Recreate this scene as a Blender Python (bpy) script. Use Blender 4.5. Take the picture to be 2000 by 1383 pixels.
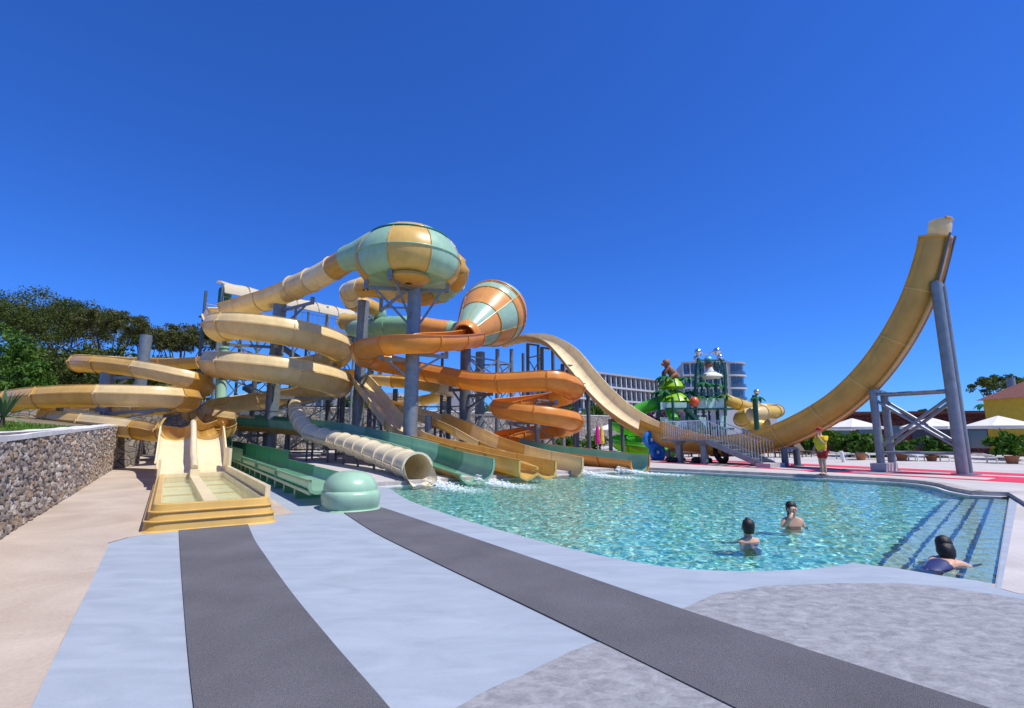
import bpy, bmesh, math, random
import numpy as np
from mathutils import Vector, Matrix, geometry
random.seed(7); np.random.seed(7)
for o in list(bpy.data.objects): bpy.data.objects.remove(o)
SC = bpy.context.scene
COL = SC.collection
R = math.radians

# ---------------------------------------------------------------- camera
CAM_H, PITCH, FPX = 1.6, R(9.25), 977.0
cd = bpy.data.cameras.new('camera'); cam = bpy.data.objects.new('camera', cd); COL.objects.link(cam)
cam.location = (0, 0, CAM_H); cam.rotation_euler = (R(90) + PITCH, 0, 0)
cd.sensor_width = 36; cd.lens = FPX / 2000 * 36; cd.clip_start = .05; cd.clip_end = 3000
SC.camera = cam
# ---------------------------------------------------------------- sky, sun, exposure
SUN_EL, SUN_AZ = R(63), R(114)          # azimuth from +Y towards +X
w = bpy.data.worlds.new('World'); SC.world = w; w.use_nodes = True
nt = w.node_tree; bg = nt.nodes['Background']
sky = nt.nodes.new('ShaderNodeTexSky'); sky.sky_type = 'NISHITA'; sky.sun_disc = False
sky.sun_elevation = SUN_EL; sky.sun_rotation = SUN_AZ; sky.altitude = 0
sky.air_density = 1.0; sky.dust_density = 0.0; sky.ozone_density = 4.5
hs = nt.nodes.new('ShaderNodeMixRGB'); hs.blend_type = 'MULTIPLY'; hs.inputs[0].default_value = 1; hs.inputs[2].default_value = (.29, .70, 1.58, 1)
nt.links.new(sky.outputs[0], hs.inputs[1]); nt.links.new(hs.outputs[0], bg.inputs['Color'])
bg.inputs['Strength'].default_value = 0.10
sl = bpy.data.lights.new('sun', 'SUN'); sl.energy = 5.0; sl.angle = R(.53); sl.color = (1, .955, .88)
sl.cycles.is_caustics_light = True
so = bpy.data.objects.new('sun', sl); COL.objects.link(so)
SUN = Vector((math.cos(SUN_EL) * math.sin(SUN_AZ), math.cos(SUN_EL) * math.cos(SUN_AZ), math.sin(SUN_EL)))
so.rotation_euler = (-SUN).to_track_quat('-Z', 'Y').to_euler(); so.location = SUN * 60
SC.view_settings.view_transform = 'Standard'; SC.view_settings.look = 'None'
SC.view_settings.exposure = 0.12; SC.view_settings.gamma = 1; SC.view_settings.use_curve_mapping = False
SC.render.engine = 'CYCLES'
try:
    SC.cycles.max_bounces = 10; SC.cycles.transparent_max_bounces = 12; SC.cycles.sample_clamp_indirect = 6
except Exception: pass

# ---------------------------------------------------------------- geometry helpers
AL = R(34.2); CA, SA = math.cos(AL), math.sin(AL)      # the park's own axes: t to the right, s away
DV = Vector((-SA, CA, 0)); RV = Vector((CA, SA, 0)); ZV = Vector((0, 0, 1))
def ts(t, s, z=0): return Vector((CA * t - SA * s, SA * t + CA * s, z))
def ray(px, py):
    u = (px - 1000) / FPX; v = (691.5 - py) / FPX
    return u, math.cos(PITCH) - v * math.sin(PITCH), math.sin(PITCH) + v * math.cos(PITCH)
def at(px, py, d):
    r = ray(px, py); k = d / r[1]; return Vector((r[0] * k, d, CAM_H + r[2] * k))
def gr(px, py, z=0):
    r = ray(px, py); k = (z - CAM_H) / r[2]; return Vector((r[0] * k, r[1] * k, z))
def xat(px, d, z):                      # a place at depth d and height z that shows in column px
    f = d * math.cos(PITCH) + (z - CAM_H) * math.sin(PITCH)
    return Vector(((px - 1000) / FPX * f, d, z))

# ---------------------------------------------------------------- materials
MATS = {}
def mat(name, col, rough=.5, var=.12, scale=3., bump=0., bscale=40., metal=0., trans=0., coat=0., spec=.5, detail=4):
    if name in MATS: return MATS[name]
    m = bpy.data.materials.new(name); m.use_nodes = True; n = m.node_tree; N = n.nodes; L = n.links
    b = N['Principled BSDF']; out = N['Material Output']
    b.inputs['Roughness'].default_value = rough; b.inputs['Metallic'].default_value = metal
    b.inputs['Specular IOR Level'].default_value = spec
    b.inputs['Coat Weight'].default_value = coat; b.inputs['Coat Roughness'].default_value = .12
    tc = N.new('ShaderNodeTexCoord')
    nz = N.new('ShaderNodeTexNoise'); nz.inputs['Scale'].default_value = scale; nz.inputs['Detail'].default_value = detail
    L.new(tc.outputs['Object'], nz.inputs['Vector'])
    rp = N.new('ShaderNodeValToRGB'); rp.color_ramp.elements[0].position = .28; rp.color_ramp.elements[1].position = .72
    c = Vector(col)
    rp.color_ramp.elements[0].color = (*(c * (1 - var)), 1); rp.color_ramp.elements[1].color = (*[min(1, x * (1 + var)) for x in c], 1)
    L.new(nz.outputs['Fac'], rp.inputs['Fac']); L.new(rp.outputs[0], b.inputs['Base Color'])
    if name.startswith('fiberglass'):
        mp = N.new('ShaderNodeMapping'); mp.inputs['Scale'].default_value = (5, 5, .45); L.new(tc.outputs['Object'], mp.inputs[0])
        sn = N.new('ShaderNodeTexNoise'); sn.inputs['Scale'].default_value = 1; sn.inputs['Detail'].default_value = 6; L.new(mp.outputs[0], sn.inputs['Vector'])
        sr = N.new('ShaderNodeValToRGB'); sr.color_ramp.elements[0].position = .36; sr.color_ramp.elements[1].position = .56; sr.color_ramp.elements[0].color = (.84, .82, .80, 1); sr.color_ramp.elements[1].color = (1, 1, 1, 1); L.new(sn.outputs['Fac'], sr.inputs[0])
        mu = N.new('ShaderNodeMixRGB'); mu.blend_type = 'MULTIPLY'; mu.inputs[0].default_value = .38; L.new(rp.outputs[0], mu.inputs[1]); L.new(sr.outputs[0], mu.inputs[2]); L.new(mu.outputs[0], b.inputs['Base Color'])
    if bump > 0:
        n2 = N.new('ShaderNodeTexNoise'); n2.inputs['Scale'].default_value = bscale; n2.inputs['Detail'].default_value = 3
        L.new(tc.outputs['Object'], n2.inputs['Vector'])
        bp = N.new('ShaderNodeBump'); bp.inputs['Strength'].default_value = bump; bp.inputs['Distance'].default_value = .02
        L.new(n2.outputs['Fac'], bp.inputs['Height']); L.new(bp.outputs[0], b.inputs['Normal'])
    if trans > 0:
        tr = N.new('ShaderNodeBsdfTranslucent'); mx = N.new('ShaderNodeMixShader'); mx.inputs[0].default_value = trans
        hs = N.new('ShaderNodeHueSaturation'); hs.inputs['Saturation'].default_value = 1.35; hs.inputs['Value'].default_value = .95
        L.new(rp.outputs[0], hs.inputs['Color']); L.new(hs.outputs[0], tr.inputs['Color'])
        L.new(b.outputs[0], mx.inputs[1]); L.new(tr.outputs[0], mx.inputs[2]); L.new(mx.outputs[0], out.inputs['Surface'])
    MATS[name] = m; return m
def nodes_of(m): return m.node_tree.nodes, m.node_tree.links, m.node_tree.nodes['Principled BSDF']

FG = dict(rough=.33, var=.10, scale=1.4, coat=.12, bump=.05, bscale=2.5, spec=.4, detail=7)
M_CREAM = mat('fiberglass cream', (.80, .615, .30), trans=.14, **FG)
M_PALE = mat('fiberglass pale cream', (.84, .70, .42), trans=.10, **FG)
M_TAN = mat('fiberglass tan', (.62, .36, .08), trans=.15, **FG)
M_GOLD = mat('fiberglass golden', (.72, .46, .125), trans=.14, **FG)
M_ORANGE = mat('fiberglass orange', (.74, .29, .05), trans=.16, **FG)
M_ORANGE2 = mat('fiberglass pale orange', (.80, .36, .10), trans=.2, **FG)
M_MINT = mat('fiberglass mint', (.40, .63, .44), trans=.2, **FG)
M_SAGE = mat('fiberglass sage', (.27, .50, .33), trans=.15, **FG)
M_FUNS = mat('fiberglass pale sage', (.36, .56, .42), trans=.15, **FG)
M_GRN = mat('fiberglass mid green', (.10, .32, .17), trans=.12, **FG)
M_TUBE = mat('fiberglass pale tube', (.84, .73, .48), trans=.05, **FG)
M_DGREEN = mat('fiberglass deep green', (.035, .19, .085), trans=.1, **FG)
M_LIME = mat('fiberglass lime', (.10, .52, .03), trans=.22, **FG)
M_LIME2 = mat('fiberglass yellow green', (.30, .58, .02), trans=.15, **FG)
M_YEL = mat('fiberglass yellow', (.72, .50, .10), trans=.2, **FG)
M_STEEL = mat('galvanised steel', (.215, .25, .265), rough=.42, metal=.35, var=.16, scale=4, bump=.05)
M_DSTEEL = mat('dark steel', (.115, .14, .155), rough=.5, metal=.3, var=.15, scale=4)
M_CHROME = mat('stainless steel', (.72, .73, .75), rough=.2, metal=.95, var=.05)
M_WHITE = mat('white paint', (.80, .80, .78), rough=.5, var=.05)
M_CANVAS = mat('white canvas', (.82, .81, .77), rough=.8, var=.04, trans=.25)
M_SAIL = mat('cream canvas', (.74, .64, .45), rough=.8, var=.05, trans=.35)
M_BLACK = mat('black rubber', (.012, .012, .014), rough=.5, var=.2)
M_BLUE = mat('blue vinyl', (.012, .17, .50), rough=.35, var=.08)
M_RED = mat('red matting', (.60, .028, .075), rough=.9, var=.12, scale=6, bump=.3, bscale=120)
M_SKIN = mat('skin', (.58, .33, .215), rough=.5, var=.08)
M_HAIR = mat('dark hair', (.012, .008, .006), rough=.45, var=.3, scale=30, bump=.4, bscale=90)
M_TRUNK = mat('pine bark', (.10, .075, .06), rough=.95, var=.35, scale=6, bump=.8, bscale=14)
M_BROWN = mat('brown resin', (.23, .10, .045), rough=.6, var=.3, scale=3)
M_TERRA = mat('terracotta', (.42, .17, .075), rough=.85, var=.15)
M_WICKER = mat('brown wicker', (.12, .085, .06), rough=.8, var=.25, scale=40)

def foliage(name, c1, c2, sc=.8, trans=.3):
    m = mat(name, c1, rough=.65, trans=trans, spec=.2); N, L, b = nodes_of(m)
    rp = [n for n in N if n.type == 'VALTORGB'][0]; nz = [n for n in N if n.type == 'TEX_NOISE'][0]
    nz.inputs['Scale'].default_value = sc
    rp.color_ramp.elements[0].color = (*c1, 1); rp.color_ramp.elements[1].color = (*c2, 1)
    return m
M_PINE = foliage('pine needles', (.032, .055, .012), (.12, .15, .036), .7)
M_PINE2 = foliage('dry pine needles', (.055, .07, .02), (.16, .165, .055), .7)
M_LEAF = foliage('broad leaves', (.03, .085, .012), (.10, .20, .028), 1.2)
M_GRASS = foliage('grass blades', (.07, .17, .015), (.16, .30, .04), 1.5)
M_FAKE = foliage('moulded palm leaves', (.006, .075, .022), (.02, .16, .05), 1, .1)
M_AGAVE = foliage('agave leaves', (.06, .12, .05), (.13, .22, .09), 1.5, .2)
M_PURPLE = foliage('bougainvillea', (.05, .01, .05), (.12, .03, .09), 2)

def concrete(name, c1, c2, sc=.5, fine=25., bump=.12, rough=.8, crack=False, streak=1.):
    m = bpy.data.materials.new(name); m.use_nodes = True; N, L, b = nodes_of(m)
    tc = N.new('ShaderNodeTexCoord'); mp = N.new('ShaderNodeMapping'); mp.inputs['Rotation'].default_value = (0, 0, -AL - R(20))
    mp.inputs['Scale'].default_value = (1, streak, 1); L.new(tc.outputs['Object'], mp.inputs[0])
    a = N.new('ShaderNodeTexNoise'); a.inputs['Scale'].default_value = sc; a.inputs['Detail'].default_value = 8; a.inputs['Roughness'].default_value = .62
    a.inputs['Distortion'].default_value = .6; L.new(mp.outputs[0], a.inputs['Vector'])
    f = N.new('ShaderNodeTexNoise'); f.inputs['Scale'].default_value = fine; f.inputs['Detail'].default_value = 5; L.new(mp.outputs[0], f.inputs['Vector'])
    mx = N.new('ShaderNodeMath'); mx.operation = 'MULTIPLY_ADD'; mx.inputs[1].default_value = .35; L.new(f.outputs['Fac'], mx.inputs[0]); L.new(a.outputs['Fac'], mx.inputs[2])
    rp = N.new('ShaderNodeValToRGB'); rp.color_ramp.elements[0].position = .5; rp.color_ramp.elements[1].position = .85
    rp.color_ramp.elements[0].color = (*c1, 1); rp.color_ramp.elements[1].color = (*c2, 1)
    L.new(mx.outputs[0], rp.inputs['Fac']); L.new(rp.outputs[0], b.inputs['Base Color'])
    b.inputs['Roughness'].default_value = rough; b.inputs['Specular IOR Level'].default_value = .35
    bp = N.new('ShaderNodeBump'); bp.inputs['Strength'].default_value = bump; bp.inputs['Distance'].default_value = .01
    L.new(mx.outputs[0], bp.inputs['Height']); L.new(bp.outputs[0], b.inputs['Normal'])
    if crack:
        vo = N.new('ShaderNodeTexVoronoi'); vo.feature = 'DISTANCE_TO_EDGE'; vo.inputs['Scale'].default_value = crack
        dn = N.new('ShaderNodeTexNoise'); dn.inputs['Scale'].default_value = 1.7; dn.inputs['Detail'].default_value = 6; L.new(tc.outputs['Object'], dn.inputs['Vector'])
        va = N.new('ShaderNodeVectorMath'); va.operation = 'MULTIPLY_ADD'; va.inputs[1].default_value = (.9, .9, .9); L.new(dn.outputs['Color'], va.inputs[0]); L.new(tc.outputs['Object'], va.inputs[2]); L.new(va.outputs[0], vo.inputs['Vector'])
        cr_ = N.new('ShaderNodeValToRGB'); cr_.color_ramp.elements[0].color = (.72, .70, .68, 1); cr_.color_ramp.elements[1].color = (1, 1, 1, 1); cr_.color_ramp.elements[0].position = 0; cr_.color_ramp.elements[1].position = .0035; L.new(vo.outputs['Distance'], cr_.inputs[0])
        st = N.new('ShaderNodeTexNoise'); st.inputs['Scale'].default_value = .7; st.inputs['Detail'].default_value = 9; st.inputs['Roughness'].default_value = .7; st.inputs['Distortion'].default_value = 1.5; L.new(tc.outputs['Object'], st.inputs['Vector'])
        sr = N.new('ShaderNodeValToRGB'); sr.color_ramp.elements[0].position = .60; sr.color_ramp.elements[1].position = .74; sr.color_ramp.elements[0].color = (1, 1, 1, 1); sr.color_ramp.elements[1].color = (1.10, 1.08, 1.05, 1); L.new(st.outputs['Fac'], sr.inputs[0])
        m1 = N.new('ShaderNodeMixRGB'); m1.blend_type = 'MULTIPLY'; m1.inputs[0].default_value = 1; L.new(rp.outputs[0], m1.inputs[1]); L.new(cr_.outputs[0], m1.inputs[2])
        m2 = N.new('ShaderNodeMixRGB'); m2.blend_type = 'MULTIPLY'; m2.inputs[0].default_value = 1; L.new(m1.outputs[0], m2.inputs[1]); L.new(sr.outputs[0], m2.inputs[2]); L.new(m2.outputs[0], b.inputs['Base Color'])
    MATS[name] = m; return m
M_BEIGE = concrete('beige concrete', (.38, .305, .24), (.51, .43, .35), .5, 26)
M_BLUEC = concrete('blue grey painted concrete', (.275, .315, .362), (.345, .39, .44), 1.3, 40, .12, streak=2.8, rough=.62)
M_STAMP = concrete('grey stamped concrete', (.185, .187, .195), (.325, .328, .338), 6.5, 40, .5, rough=.7, streak=1.6)
M_DECK = concrete('pale deck concrete', (.40, .375, .355), (.52, .49, .465), .5, 18)
M_GROUND = concrete('pale ground', (.36, .33, .30), (.48, .45, .41), .08, 6)
M_SOIL = concrete('hill soil', (.12, .10, .05), (.26, .20, .13), .35, 8, .5)
M_COPING = concrete('white coping', (.52, .51, .49), (.70, .69, .67), 2, 20, .3)
M_CURB = concrete('pool curb stone', (.29, .265, .24), (.46, .43, .40), 3, 22, .3)
def carpet():
    m = mat('dark grey looped matting', (.145, .143, .155), rough=.95, var=.16, scale=60, bump=.9, bscale=140, spec=.15, detail=6)
    N, L, b = nodes_of(m); tc = [n for n in N if n.type == 'TEX_COORD'][0]; rp = [n for n in N if n.type == 'VALTORGB'][0]
    wv = N.new('ShaderNodeTexNoise'); wv.inputs['Scale'].default_value = 1.1; wv.inputs['Detail'].default_value = 5; L.new(tc.outputs['Object'], wv.inputs['Vector'])
    mx = N.new('ShaderNodeMixRGB'); mx.blend_type = 'OVERLAY'; mx.inputs[0].default_value = .35
    L.new(rp.outputs[0], mx.inputs[1]); L.new(wv.outputs['Fac'], mx.inputs[2]); L.new(mx.outputs[0], b.inputs['Base Color'])
    return m
M_MAT = carpet()
def stonewall(name, sc, c1, c2, mortar):
    m = bpy.data.materials.new(name); m.use_nodes = True; N, L, b = nodes_of(m)
    tc = N.new('ShaderNodeTexCoord'); v = N.new('ShaderNodeTexVoronoi'); v.inputs['Scale'].default_value = sc
    L.new(tc.outputs['Object'], v.inputs['Vector'])
    e = N.new('ShaderNodeTexVoronoi'); e.feature = 'DISTANCE_TO_EDGE'; e.inputs['Scale'].default_value = sc; L.new(tc.outputs['Object'], e.inputs['Vector'])
    sx = N.new('ShaderNodeSeparateColor'); L.new(v.outputs['Color'], sx.inputs[0])
    rp = N.new('ShaderNodeValToRGB'); rp.color_ramp.elements[0].color = (*c1, 1); rp.color_ramp.elements[1].color = (*c2, 1); L.new(sx.outputs[0], rp.inputs[0])
    er = N.new('ShaderNodeValToRGB'); er.color_ramp.elements[0].position = .02; er.color_ramp.elements[1].position = .09; L.new(e.outputs['Distance'], er.inputs[0])
    mx = N.new('ShaderNodeMixRGB'); mx.inputs[1].default_value = (*mortar, 1); L.new(er.outputs[0], mx.inputs[0]); L.new(rp.outputs[0], mx.inputs[2])
    L.new(mx.outputs[0], b.inputs['Base Color']); b.inputs['Roughness'].default_value = .9
    bp = N.new('ShaderNodeBump'); bp.inputs['Strength'].default_value = .9; bp.inputs['Distance'].default_value = .06
    L.new(er.outputs[0], bp.inputs['Height']); L.new(bp.outputs[0], b.inputs['Normal'])
    MATS[name] = m; return m
M_RUBBLE = stonewall('rubble masonry', 2.6, (.20, .175, .145), (.40, .35, .29), (.17, .15, .13))
M_BRICK = stonewall('red brown lattice boards', 3.5, (.10, .025, .022), (.16, .045, .036), (.05, .018, .016))
M_STONES = [mat('rubble stone %d' % i, c, rough=.92, var=.28, scale=7, bump=.9, bscale=22, detail=8) for i, c in
            enumerate([(.26, .215, .17), (.34, .285, .23), (.21, .175, .145), (.31, .215, .14), (.41, .36, .30)])]
M_MORTAR = mat('dark mortar', (.19, .165, .14), rough=.95, var=.25, scale=5, bump=.6)  # plain brown mortar of the wall core, seen between the stones

# ---------------------------------------------------------------- mesh builder
OFF = {}
class MB:
    def __init__(s): s.v = []; s.f = []; s.m = []
    def add(s, vs, fs, mi=0):
        k = len(s.v); s.v += [tuple(p) for p in vs]; s.f += [tuple(i + k for i in f) for f in fs]; s.m += [mi] * len(fs); return s
    def box(s, c, size, rz=0., M=None, mi=0):
        x, y, z = [q / 2 for q in size]
        M = M or (Matrix.Rotation(rz, 3, 'Z') if rz else Matrix.Identity(3)); c = Vector(c)
        vs = [c + M @ Vector((i * x, j * y, k * z)) for i in (-1, 1) for j in (-1, 1) for k in (-1, 1)]
        return s.add(vs, [(0, 1, 3, 2), (4, 6, 7, 5), (0, 4, 5, 1), (2, 3, 7, 6), (0, 2, 6, 4), (1, 5, 7, 3)], mi)
    def bar(s, p0, p1, w, h, up=ZV, mi=0):
        p0, p1 = Vector(p0), Vector(p1); d = p1 - p0; T = d.normalized()
        S = T.cross(up)
        if S.length < 1e-4: S = T.cross(Vector((1, 0, 0)))
        S.normalize(); U = S.cross(T)
        return s.box((p0 + p1) / 2, (d.length, w, h), M=Matrix((T, S, U)).transposed(), mi=mi)
    def tube(s, pts, r, n=8, caps=True, mi=0):
        pts = [Vector(p) for p in pts]; rs = r if isinstance(r, (list, tuple)) else [r] * len(pts)
        base = len(s.v); prev = None; vs = []
        for i, p in enumerate(pts):
            T = (pts[min(i + 1, len(pts) - 1)] - pts[max(i - 1, 0)]).normalized()
            if prev is None:
                prev = T.cross(ZV)
                if prev.length < .05: prev = T.cross(Vector((1, 0, 0)))
            prev = (prev - T * prev.dot(T)).normalized(); B = T.cross(prev)
            vs += [p + (prev * math.cos(a) + B * math.sin(a)) * rs[i] for a in [2 * math.pi * k / n for k in range(n)]]
        fs = [(i * n + k, i * n + (k + 1) % n, (i + 1) * n + (k + 1) % n, (i + 1) * n + k) for i in range(len(pts) - 1) for k in range(n)]
        if caps: fs += [tuple(range(n))[::-1], tuple(range((len(pts) - 1) * n, len(pts) * n))]
        return s.add(vs, fs, mi)
    def lathe(s, prof, c, n=24, axis=ZV, a0=0., a1=2 * math.pi, ref=None, sx=1., mi=0):
        axis = Vector(axis).normalized(); X = Vector(ref) if ref else (Vector((1, 0, 0)) if abs(axis.x) < .9 else Vector((0, 1, 0)))
        X = (X - axis * X.dot(axis)).normalized(); Y = axis.cross(X); c = Vector(c); full = a1 - a0 > 6.28
        m = n if full else n + 1
        vs = [c + (X * math.cos(a) * sx + Y * math.sin(a)) * r + axis * h for r, h in prof for a in [a0 + (a1 - a0) * k / n for k in range(m)]]
        fs = []
        for i in range(len(prof) - 1):
            for k in range(n):
                fs.append((i * m + k, i * m + (k + 1) % m, (i + 1) * m + (k + 1) % m, (i + 1) * m + k))
        return s.add(vs, fs, mi)
    def prism(s, poly, z0, z1, mi=0, bottom=False):
        n = len(poly); vs = [(p[0], p[1], z0) for p in poly] + [(p[0], p[1], z1) for p in poly]
        tri = geometry.tessellate_polygon([[Vector((p[0], p[1], 0)) for p in poly]])
        fs = [(i, (i + 1) % n, n + (i + 1) % n, n + i) for i in range(n)] + [tuple(n + i for i in t) for t in tri]
        if bottom: fs += [tuple(t) for t in tri]
        return s.add(vs, fs, mi)
    def build(s, name, m, parent=None, smooth=None, loc=None, fix=True):
        me = bpy.data.meshes.new(name)
        off = OFF.get(parent.name, Vector()) if parent else (Vector(loc) if loc is not None else Vector())
        a = np.array(s.v, dtype=float).reshape(-1, 3) - np.array(off)
        me.from_pydata(a.tolist(), [], s.f); 
        ms = m if isinstance(m, (list, tuple)) else [m]
        for q in ms: me.materials.append(q)
        if len(ms) > 1: me.polygons.foreach_set('material_index', s.m)
        if fix:
            bm = bmesh.new(); bm.from_mesh(me); bmesh.ops.recalc_face_normals(bm, faces=bm.faces); bm.to_mesh(me); bm.free()
        if smooth:
            me.polygons.foreach_set('use_smooth', [True] * len(me.polygons)); me.set_sharp_from_angle(angle=R(smooth))
        me.update()
        o = bpy.data.objects.new(name, me); COL.objects.link(o)
        if parent: o.parent = parent
        elif loc is not None: o.location = loc
        OFF[o.name] = off
        return o
def tag(o, label, cat, group=None, kind=None):
    o['label'] = label; o['category'] = cat
    if group: o['group'] = group
    if kind: o['kind'] = kind
    return o
def thing(name, label, cat, loc=(0, 0, 0), group=None):
    o = bpy.data.objects.new(name, None); COL.objects.link(o); o.location = loc; o.empty_display_size = .3
    OFF[o.name] = Vector(loc); return tag(o, label, cat, group)
def struct(o, kind='structure'): o['kind'] = kind; return o
def copy_tree(o, parent=None):
    c = o.copy(); COL.objects.link(c); c.parent = parent
    for ch in [x for x in bpy.data.objects if x.parent == o]: copy_tree(ch, c)
    return c

# ---------------------------------------------------------------- sheets with holes
def sheet(name, poly, z, m, hole=None, thick=None):
    loops = [[Vector((p[0], p[1], 0)) for p in poly]] + ([[Vector((p[0], p[1], 0)) for p in hole]] if hole else [])
    pts = [p for l in loops for p in l]; tri = geometry.tessellate_polygon(loops)
    b = MB(); b.add([(p.x, p.y, z) for p in pts], [tuple(t) for t in tri])
    o = b.build(name, m)
    for p in o.data.polygons:
        if p.normal.z < 0: p.flip()
    if thick:
        k = MB(); n = len(poly); k.add([(p[0], p[1], z) for p in poly] + [(p[0], p[1], z - thick) for p in poly], [(i, (i + 1) % n, n + (i + 1) % n, n + i) for i in range(n)])
        e = k.build(name + '_edge', m); bm = bmesh.new(); bm.from_mesh(o.data); bm.from_mesh(e.data); bm.to_mesh(o.data); bm.free(); bpy.data.objects.remove(e)
    return o
def smooth_line(pts, n=6):
    P = [Vector(p) for p in pts]; out = []
    for i in range(len(P) - 1):
        a, b, c, d = P[max(i - 1, 0)], P[i], P[i + 1], P[min(i + 2, len(P) - 1)]
        for k in range(n):
            u = k / n; out.append(.5 * ((2 * b) + (c - a) * u + (2 * a - 5 * b + 4 * c - d) * u * u + (-a + 3 * b - 3 * c + d) * u ** 3))
    return out + [P[-1]]

WZ = -.05                                            # water level
near = smooth_line([gr(*p, WZ) for p in [(762, 958), (800, 982), (900, 1018), (1000, 1048), (1100, 1075), (1200, 1098), (1300, 1115), (1380, 1122), (1450, 1124), (1540, 1122), (1600, 1118), (1645, 1112), (1665, 1107)]], 4) \
     + smooth_line([gr(*p, WZ) for p in [(1700, 1112), (1750, 1118), (1850, 1135), (1945, 1148)]], 3)
far = [gr(1972, 973, WZ)] + smooth_line([gr(*p, WZ) for p in [(1900, 970), (1860, 962), (1830, 953), (1780, 946), (1700, 941), (1600, 936), (1500, 931), (1400, 926), (1300, 921.5), (1250, 919)]], 4)
back = [ts(18.7, 17.0), ts(5.55, 16.0)]
POOL = [Vector((p.x, p.y, 0)) for p in near + far + back]
def offset_poly(poly, d):
    n = len(poly); out = []
    for i in range(n):
        a, b, c = poly[i - 1], poly[i], poly[(i + 1) % n]
        n1 = Vector((b.y - a.y, a.x - b.x, 0)).normalized(); n2 = Vector((c.y - b.y, b.x - c.x, 0)).normalized()
        m = (n1 + n2); m = m.normalized() if m.length > .1 else n1
        out.append(b + m * d / max(.5, m.dot(n1)))
    return out

# ---- ground, decks
DECK_Z = .1
struct(sheet('ground', [(-900, -300), (900, -300), (900, 1500), (-900, 1500)], -.01, M_GROUND, hole=POOL))
# raised deck on the far side: ring of the pool's far edge out to the park
farline = [POOL[-1]] + [POOL[-2]] + list(reversed(far))
ridge = [Vector((p[0], p[1], 0)) for p in [POOL[-1]] + [POOL[-2]] + list(reversed(far))]
deck_poly = ridge + [gr(2035, 1010), ts(34, 0), ts(50, 0), ts(60, 70), ts(5.0, 70), ts(5.0, 16.0)]
struct(sheet('pool_deck', deck_poly, DECK_Z, M_DECK))
cb = MB()
for a, b in zip(ridge[:-1] , ridge[1:]):
    cb.add([(a.x, a.y, WZ - .3), (b.x, b.y, WZ - .3), (b.x, b.y, DECK_Z + .004), (a.x, a.y, DECK_Z + .004)], [(0, 1, 2, 3)])
inner = [p.copy() for p in ridge]; outer = offset_poly(POOL, .38)
om = {i: outer[[q for q in range(len(POOL)) if (POOL[q] - ridge[i]).length < 1e-4][0]] for i in range(len(ridge))}
for i in range(len(ridge) - 1):
    a, b, c, d = ridge[i], ridge[i + 1], om[i + 1], om[i]
    cb.add([(a.x, a.y, DECK_Z + .004), (b.x, b.y, DECK_Z + .004), (c.x, c.y, DECK_Z + .004), (d.x, d.y, DECK_Z + .004)], [(0, 1, 2, 3)])
curb = struct(cb.build('pool_curb', M_CURB))
lip = MB()
for i in range(len(ridge) - 1):
    a, b = ridge[i], ridge[i + 1]; q = offset_poly(POOL, -.14)
    ia = [k for k in range(len(POOL)) if (POOL[k] - a).length < 1e-4][0]; ib = [k for k in range(len(POOL)) if (POOL[k] - b).length < 1e-4][0]
    c, d = q[ib], q[ia]
    lip.add([(a.x, a.y, WZ + .04), (b.x, b.y, WZ + .04), (c.x, c.y, WZ + .04), (d.x, d.y, WZ + .04), (d.x, d.y, WZ - .25), (c.x, c.y, WZ - .25)], [(0, 1, 2, 3), (3, 2, 5, 4)])
struct(lip.build('overflow_edge', M_COPING))
# painted apron in front, beige path, stamped area
apron = [gr(60, 1383), gr(-40, 1560), gr(-300, 2600), gr(1500, 2600)] + [gr(2300, 1700), gr(2250, 1200), gr(2035, 1010), gr(1972, 973)] \
      + [gr(1945, 1148)] + [Vector((p.x, p.y, 0)) for p in reversed(near[:-1])] + [ts(5.5, 17), ts(5.0, 26), ts(2.6, 26), ts(2.3, 11.5), ts(-.2, 10.55), gr(215, 1060), gr(140, 1215)]
struct(sheet('painted_apron', apron, 0.0, M_BLUEC))
wob = lambda p, a: p + Vector((random.uniform(-a, a), random.uniform(-a, a), 0))
st_edge = [gr(*p) for p in [(890, 1383), (960, 1345), (1040, 1310), (1110, 1275), (1165, 1255)]] + [gr(*p) for p in [(1325, 1193), (1400, 1160), (1500, 1145), (1640, 1140), (1760, 1140), (1830, 1145), (1900, 1155), (1965, 1165)]]
st_edge = [wob(st_edge[i].lerp(st_edge[i + 1], q / 6), .006) for i in range(len(st_edge) - 1) for q in range(6)] + [st_edge[-1]]
struct(sheet('stamped_paving', st_edge + [gr(2150, 1200), gr(2300, 1600), gr(2000, 2600), gr(600, 2600)], .004, M_STAMP))
rt = [gr(1955, 1150), gr(1988, 975), gr(2035, 1010), gr(2100, 1165), gr(1990, 1160)]
struct(sheet('side_paving', rt, .003, M_DECK))
bp_ = [gr(60, 1383), gr(-40, 1560), gr(-900, 2600), ts(-2.15, 0), ts(-2.15, 60), ts(3.0, 60), ts(2.6, 26), ts(2.3, 11.5), ts(-.2, 10.55), gr(285, 1045)] + [wob(gr(*p), .015) for p in [(250, 1050), (215, 1060), (196, 1100), (175, 1145), (140, 1215), (100, 1300)]]
struct(sheet('beige_path', bp_, .003, M_BEIGE))
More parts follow.
